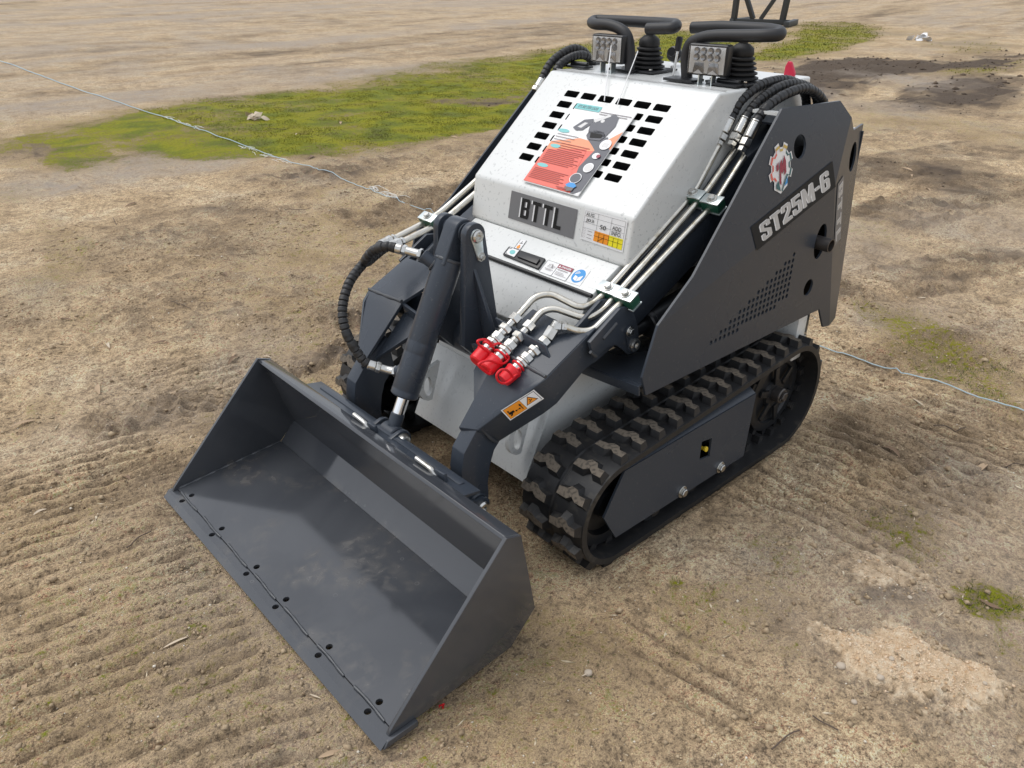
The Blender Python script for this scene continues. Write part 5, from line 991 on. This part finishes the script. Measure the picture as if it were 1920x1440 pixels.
# crumpled leaf bunch on the moss, white plastic scrap, red scrap
def crumple(name, c, r, m, label, cat, n=9, flat=.5):
    bm = nb(); c = V(c)
    for k in range(n):
        q = c+V((random.gauss(0, r*.5), random.gauss(0, r*.5), random.uniform(0, r*flat))); vs = []
        ang0 = random.uniform(0, 6); tilt = Matrix.Rotation(random.uniform(-.9, .9), 3, 'X')@Matrix.Rotation(random.uniform(-.9, .9), 3, 'Y')
        ring = [bm.verts.new(q+tilt@V((r*.55*math.cos(ang0+t)*random.uniform(.6, 1.2), r*.4*math.sin(ang0+t)*random.uniform(.6, 1.2), random.uniform(-.1, .1)*r))) for t in np.linspace(0, 2*math.pi, 8)[:-1]]
        cc = bm.verts.new(q+V((0, 0, r*.12)))
        for i in range(7): bm.faces.new((ring[i], ring[(i+1) % 7], cc))
    o = obj(name, bm, m, ang=20); o['label'] = label; o['category'] = cat; return o
p = P(478, 227, z=0); crumple('leaf_clump', (p.x, p.y, hz(p.x, p.y)+.01), .09, LEAFM[1], 'crumpled clump of pale dry leaves lying on the bright moss', 'leaves', 10)
p = P(1727, 75, z=0); crumple('plastic_scrap', (p.x, p.y, hz(p.x, p.y)+.01), .2, LABELW, 'crumpled white plastic scrap lying on the distant grassy dirt', 'litter', 10, .3)
p = P(832, 1322, z=0); crumple('red_scrap', (p.x, p.y, hz(p.x, p.y)+.004), .009, RED, 'tiny red scrap on the dirt beside the bucket', 'litter', 5)
# stones lying loose that can be told apart
STONE = mat('pale_stone', (.5, .42, .33), .9)
for k, (u, v, r) in enumerate([(1645, 1287, .008), (1575, 1255, .010), (1612, 1051, .006), (1600, 1320, .006), (1500, 1045, .004), (1706, 1120, .006), (1845, 1285, .005), (1103, 1262, .009), (1665, 1255, .006)]):
    p = P(u, v, z=0); bm = nb(); bmesh.ops.create_icosphere(bm, subdivisions=2, radius=r)
    for q in bm.verts: q.co *= 1+.25*(random.random()-.5); q.co.z *= .65; q.co += V((p.x, p.y, hz(p.x, p.y)+r*.3))
    o = obj('pebble', bm, STONE, ang=70); o['label'] = 'small pale pebble lying on the dirt near the sandy spill'; o['category'] = 'stone'; o['group'] = 'pebbles near the sandy spill'
# ---------------- uncountable stuff: soil crumbs, sand grains, grass blades
def scatter(name, xs, ys, rs, m, stretch=.7, elong=1.):
    oc = np.array([(1, 0, 0), (-1, 0, 0), (0, 1, 0), (0, -1, 0), (0, 0, 1), (0, 0, -1)], float); F = np.array([(0, 2, 4), (2, 1, 4), (1, 3, 4), (3, 0, 4), (2, 0, 5), (1, 2, 5), (3, 1, 5), (0, 3, 5)])
    n = len(xs); z = hfun(xs, ys); a = RNG.uniform(0, 6.28, n); vv = oc[None]*RNG.uniform(.6, 1.3, (n, 6, 1))*rs[:, None, None]; vv[..., 2] *= stretch; vv[..., 0] *= elong
    x = vv[..., 0]*np.cos(a)[:, None]-vv[..., 1]*np.sin(a)[:, None]; y = vv[..., 0]*np.sin(a)[:, None]+vv[..., 1]*np.cos(a)[:, None]
    co = np.stack([x+xs[:, None], y+ys[:, None], vv[..., 2]+z[:, None]+rs[:, None]*.2], -1).reshape(-1, 3); f = (F[None]+6*np.arange(n)[:, None, None]).reshape(-1, 3)
    me = bpy.data.meshes.new(name); me.vertices.add(len(co)); me.vertices.foreach_set('co', co.astype(np.float32).ravel()); me.loops.add(f.size); me.loops.foreach_set('vertex_index', f.astype(np.int32).ravel())
    me.polygons.add(len(f)); me.polygons.foreach_set('loop_start', np.arange(0, f.size, 3, dtype=np.int32)); me.update(calc_edges=True); me.shade_smooth(); me.materials.append(m)
    o = bpy.data.objects.new(name, me); COL.objects.link(o); o['kind'] = 'stuff'; return o
def clear(xs, ys):   # not under the bucket or the tracks
    a = (np.abs(ys) < .545) & (xs < .01) & (xs > -.46); b = (np.abs(np.abs(ys)-.387) < .115) & (xs < -.56) & (xs > -1.7); return ~(a | b)
def pick(n, lo, hi, mask=None, s=0):
    xs = RNG.uniform(lo[0], hi[0], n); ys = RNG.uniform(lo[1], hi[1], n); k = clear(xs, ys)
    if mask is not None:
        i = np.clip(np.searchsorted(gx, xs), 0, len(gx)-1); j = np.clip(np.searchsorted(gy, ys), 0, len(gy)-1); k &= RNG.uniform(0, 1, n) < mask[i, j]
    return xs[k], ys[k]
def msk(name, c0, c1, sc):
    m = mat(name, c0, .95); t = m.node_tree; b = t.nodes['Principled BSDF']; tc = N(t, 'ShaderNodeTexCoord'); n = N(t, 'ShaderNodeTexNoise'); n.inputs['Scale'].default_value = sc; t.links.new(tc.outputs['Object'], n.inputs['Vector'])
    r = ramp(t, [(.35, c0), (.65, c1)]); t.links.new(n.outputs['Fac'], r.inputs[0]); t.links.new(r.outputs[0], b.inputs['Base Color']); return m
CR = msk('soil_crumb', (.27, .195, .12), (.48, .37, .24), 60)
x, y = pick(80000, (-3.2, -3.4), (.9, 1.7), np.clip(4.5*fbm(GX*4, GY*4, 5, 140)-2.1+DARK_*.9, .04, 1)); o = scatter('soil_crumbs', x, y, RNG.gamma(1.5, .0016, len(x))+.0008, CR); o['label'] = 'loose crumbs of brown soil strewn over the ground'; o['category'] = 'soil'
x, y = pick(60000, (-1.5, .8), (-.7, 1.6), np.clip(SAND*1.1-.15, 0, 1)); o = scatter('sand_grains', x, y, RNG.gamma(1.2, .0007, len(x))+.0005, msk('sand_grain', (.6, .40, .23), (.8, .66, .5), 90)); o['label'] = 'orange sandy gravel spilled on the dirt'; o['category'] = 'gravel'
x, y = pick(9000, (-3., -3.), (.9, 1.7)); o = scatter('pale_grit', x, y, RNG.gamma(1.5, .0006, len(x))+.0005, msk('grit', (.62, .54, .42), (.8, .74, .64), 50)); o['label'] = 'pale grit specks strewn over the dirt'; o['category'] = 'grit'
x, y = pick(2600, (-3.4, -4.), (.9, 1.7), np.clip(2*fbm(GX*2, GY*2, 3, 142)-.5, 0, 1)); o = scatter('straw_bits', x, y, RNG.gamma(2., .0005, len(x))+.0006, msk('straw', (.5, .40, .26), (.74, .64, .48), 40), .5, 7.); o['label'] = 'pale straw and bark slivers strewn over the dirt'; o['category'] = 'straw'
x, y = pick(9000, (-18, -13), (-2.5, .5), np.clip(MUD_DARK*1.3-.2, 0, 1)); d_ = np.hypot(x-CAM.x, y-CAM.y); o = scatter('mud_clods', x, y, (RNG.gamma(2., .003, len(x))+.003)*np.clip(d_/8, .5, 2.), msk('mud_clod', (.07, .05, .036), (.15, .11, .078), 12)); o['label'] = 'dark churned mud clods along the ruts'; o['category'] = 'mud'
def blades(name, x, y, h, wd, m):
    n = len(x); z = hfun(x, y); a = RNG.uniform(0, 6.28, n); hh = h*RNG.uniform(.5, 1.3, n); ln = RNG.normal(0, .5, (n, 2))*hh[:, None]; w_ = wd*RNG.uniform(.6, 1.3, n)
    b0 = np.stack([x-np.cos(a)*w_, y-np.sin(a)*w_, z-.001], -1); b1 = np.stack([x+np.cos(a)*w_, y+np.sin(a)*w_, z-.001], -1); tp = np.stack([x+ln[:, 0], y+ln[:, 1], z+hh], -1)
    co = np.stack([b0, b1, tp], 1).reshape(-1, 3).astype(np.float32); me = bpy.data.meshes.new(name); me.vertices.add(len(co)); me.vertices.foreach_set('co', co.ravel()); me.loops.add(3*n); me.loops.foreach_set('vertex_index', np.arange(3*n, dtype=np.int32))
    me.polygons.add(n); me.polygons.foreach_set('loop_start', np.arange(0, 3*n, 3, dtype=np.int32)); me.update(calc_edges=True); me.materials.append(m); o = bpy.data.objects.new(name, me); COL.objects.link(o); o['kind'] = 'stuff'; o['category'] = 'grass'; return o
MG = msk('moss_green', (.10, .105, .014), (.235, .225, .016), 2.5); GG = msk('grass_green', (.05, .085, .016), (.10, .14, .025), 12)
x, y = pick(260000, (-2.6, .4), (-.4, 1.7), np.clip(MOSS*1.5-.45, 0, 1)*np.clip(3*fbm(GX*22, GY*22, 2, 150)-1.1, 0, 1)); o = blades('short_grass', x, y, .008, .0009, GG); o['label'] = 'short green grass tufts on the dirt beside the track'
x, y = pick(420000, (-9, -9.5), (-2.2, .2), np.clip(MOSS*1.7-.6, 0, 1)*np.clip(3*fbm(GX*7, GY*7, 2, 152)-1.0, 0, 1)); o = blades('moss_carpet', x, y, .009, .003, MG); o['label'] = 'bright yellow green moss carpet behind the loader'
x, y = pick(160000, (-30, -16), (-9, -2), np.clip(MOSS*1.5-.5, 0, 1)); o = blades('distant_grass', x, y, .02, .010, MG); o['label'] = 'far patches of green grass beyond the loader'
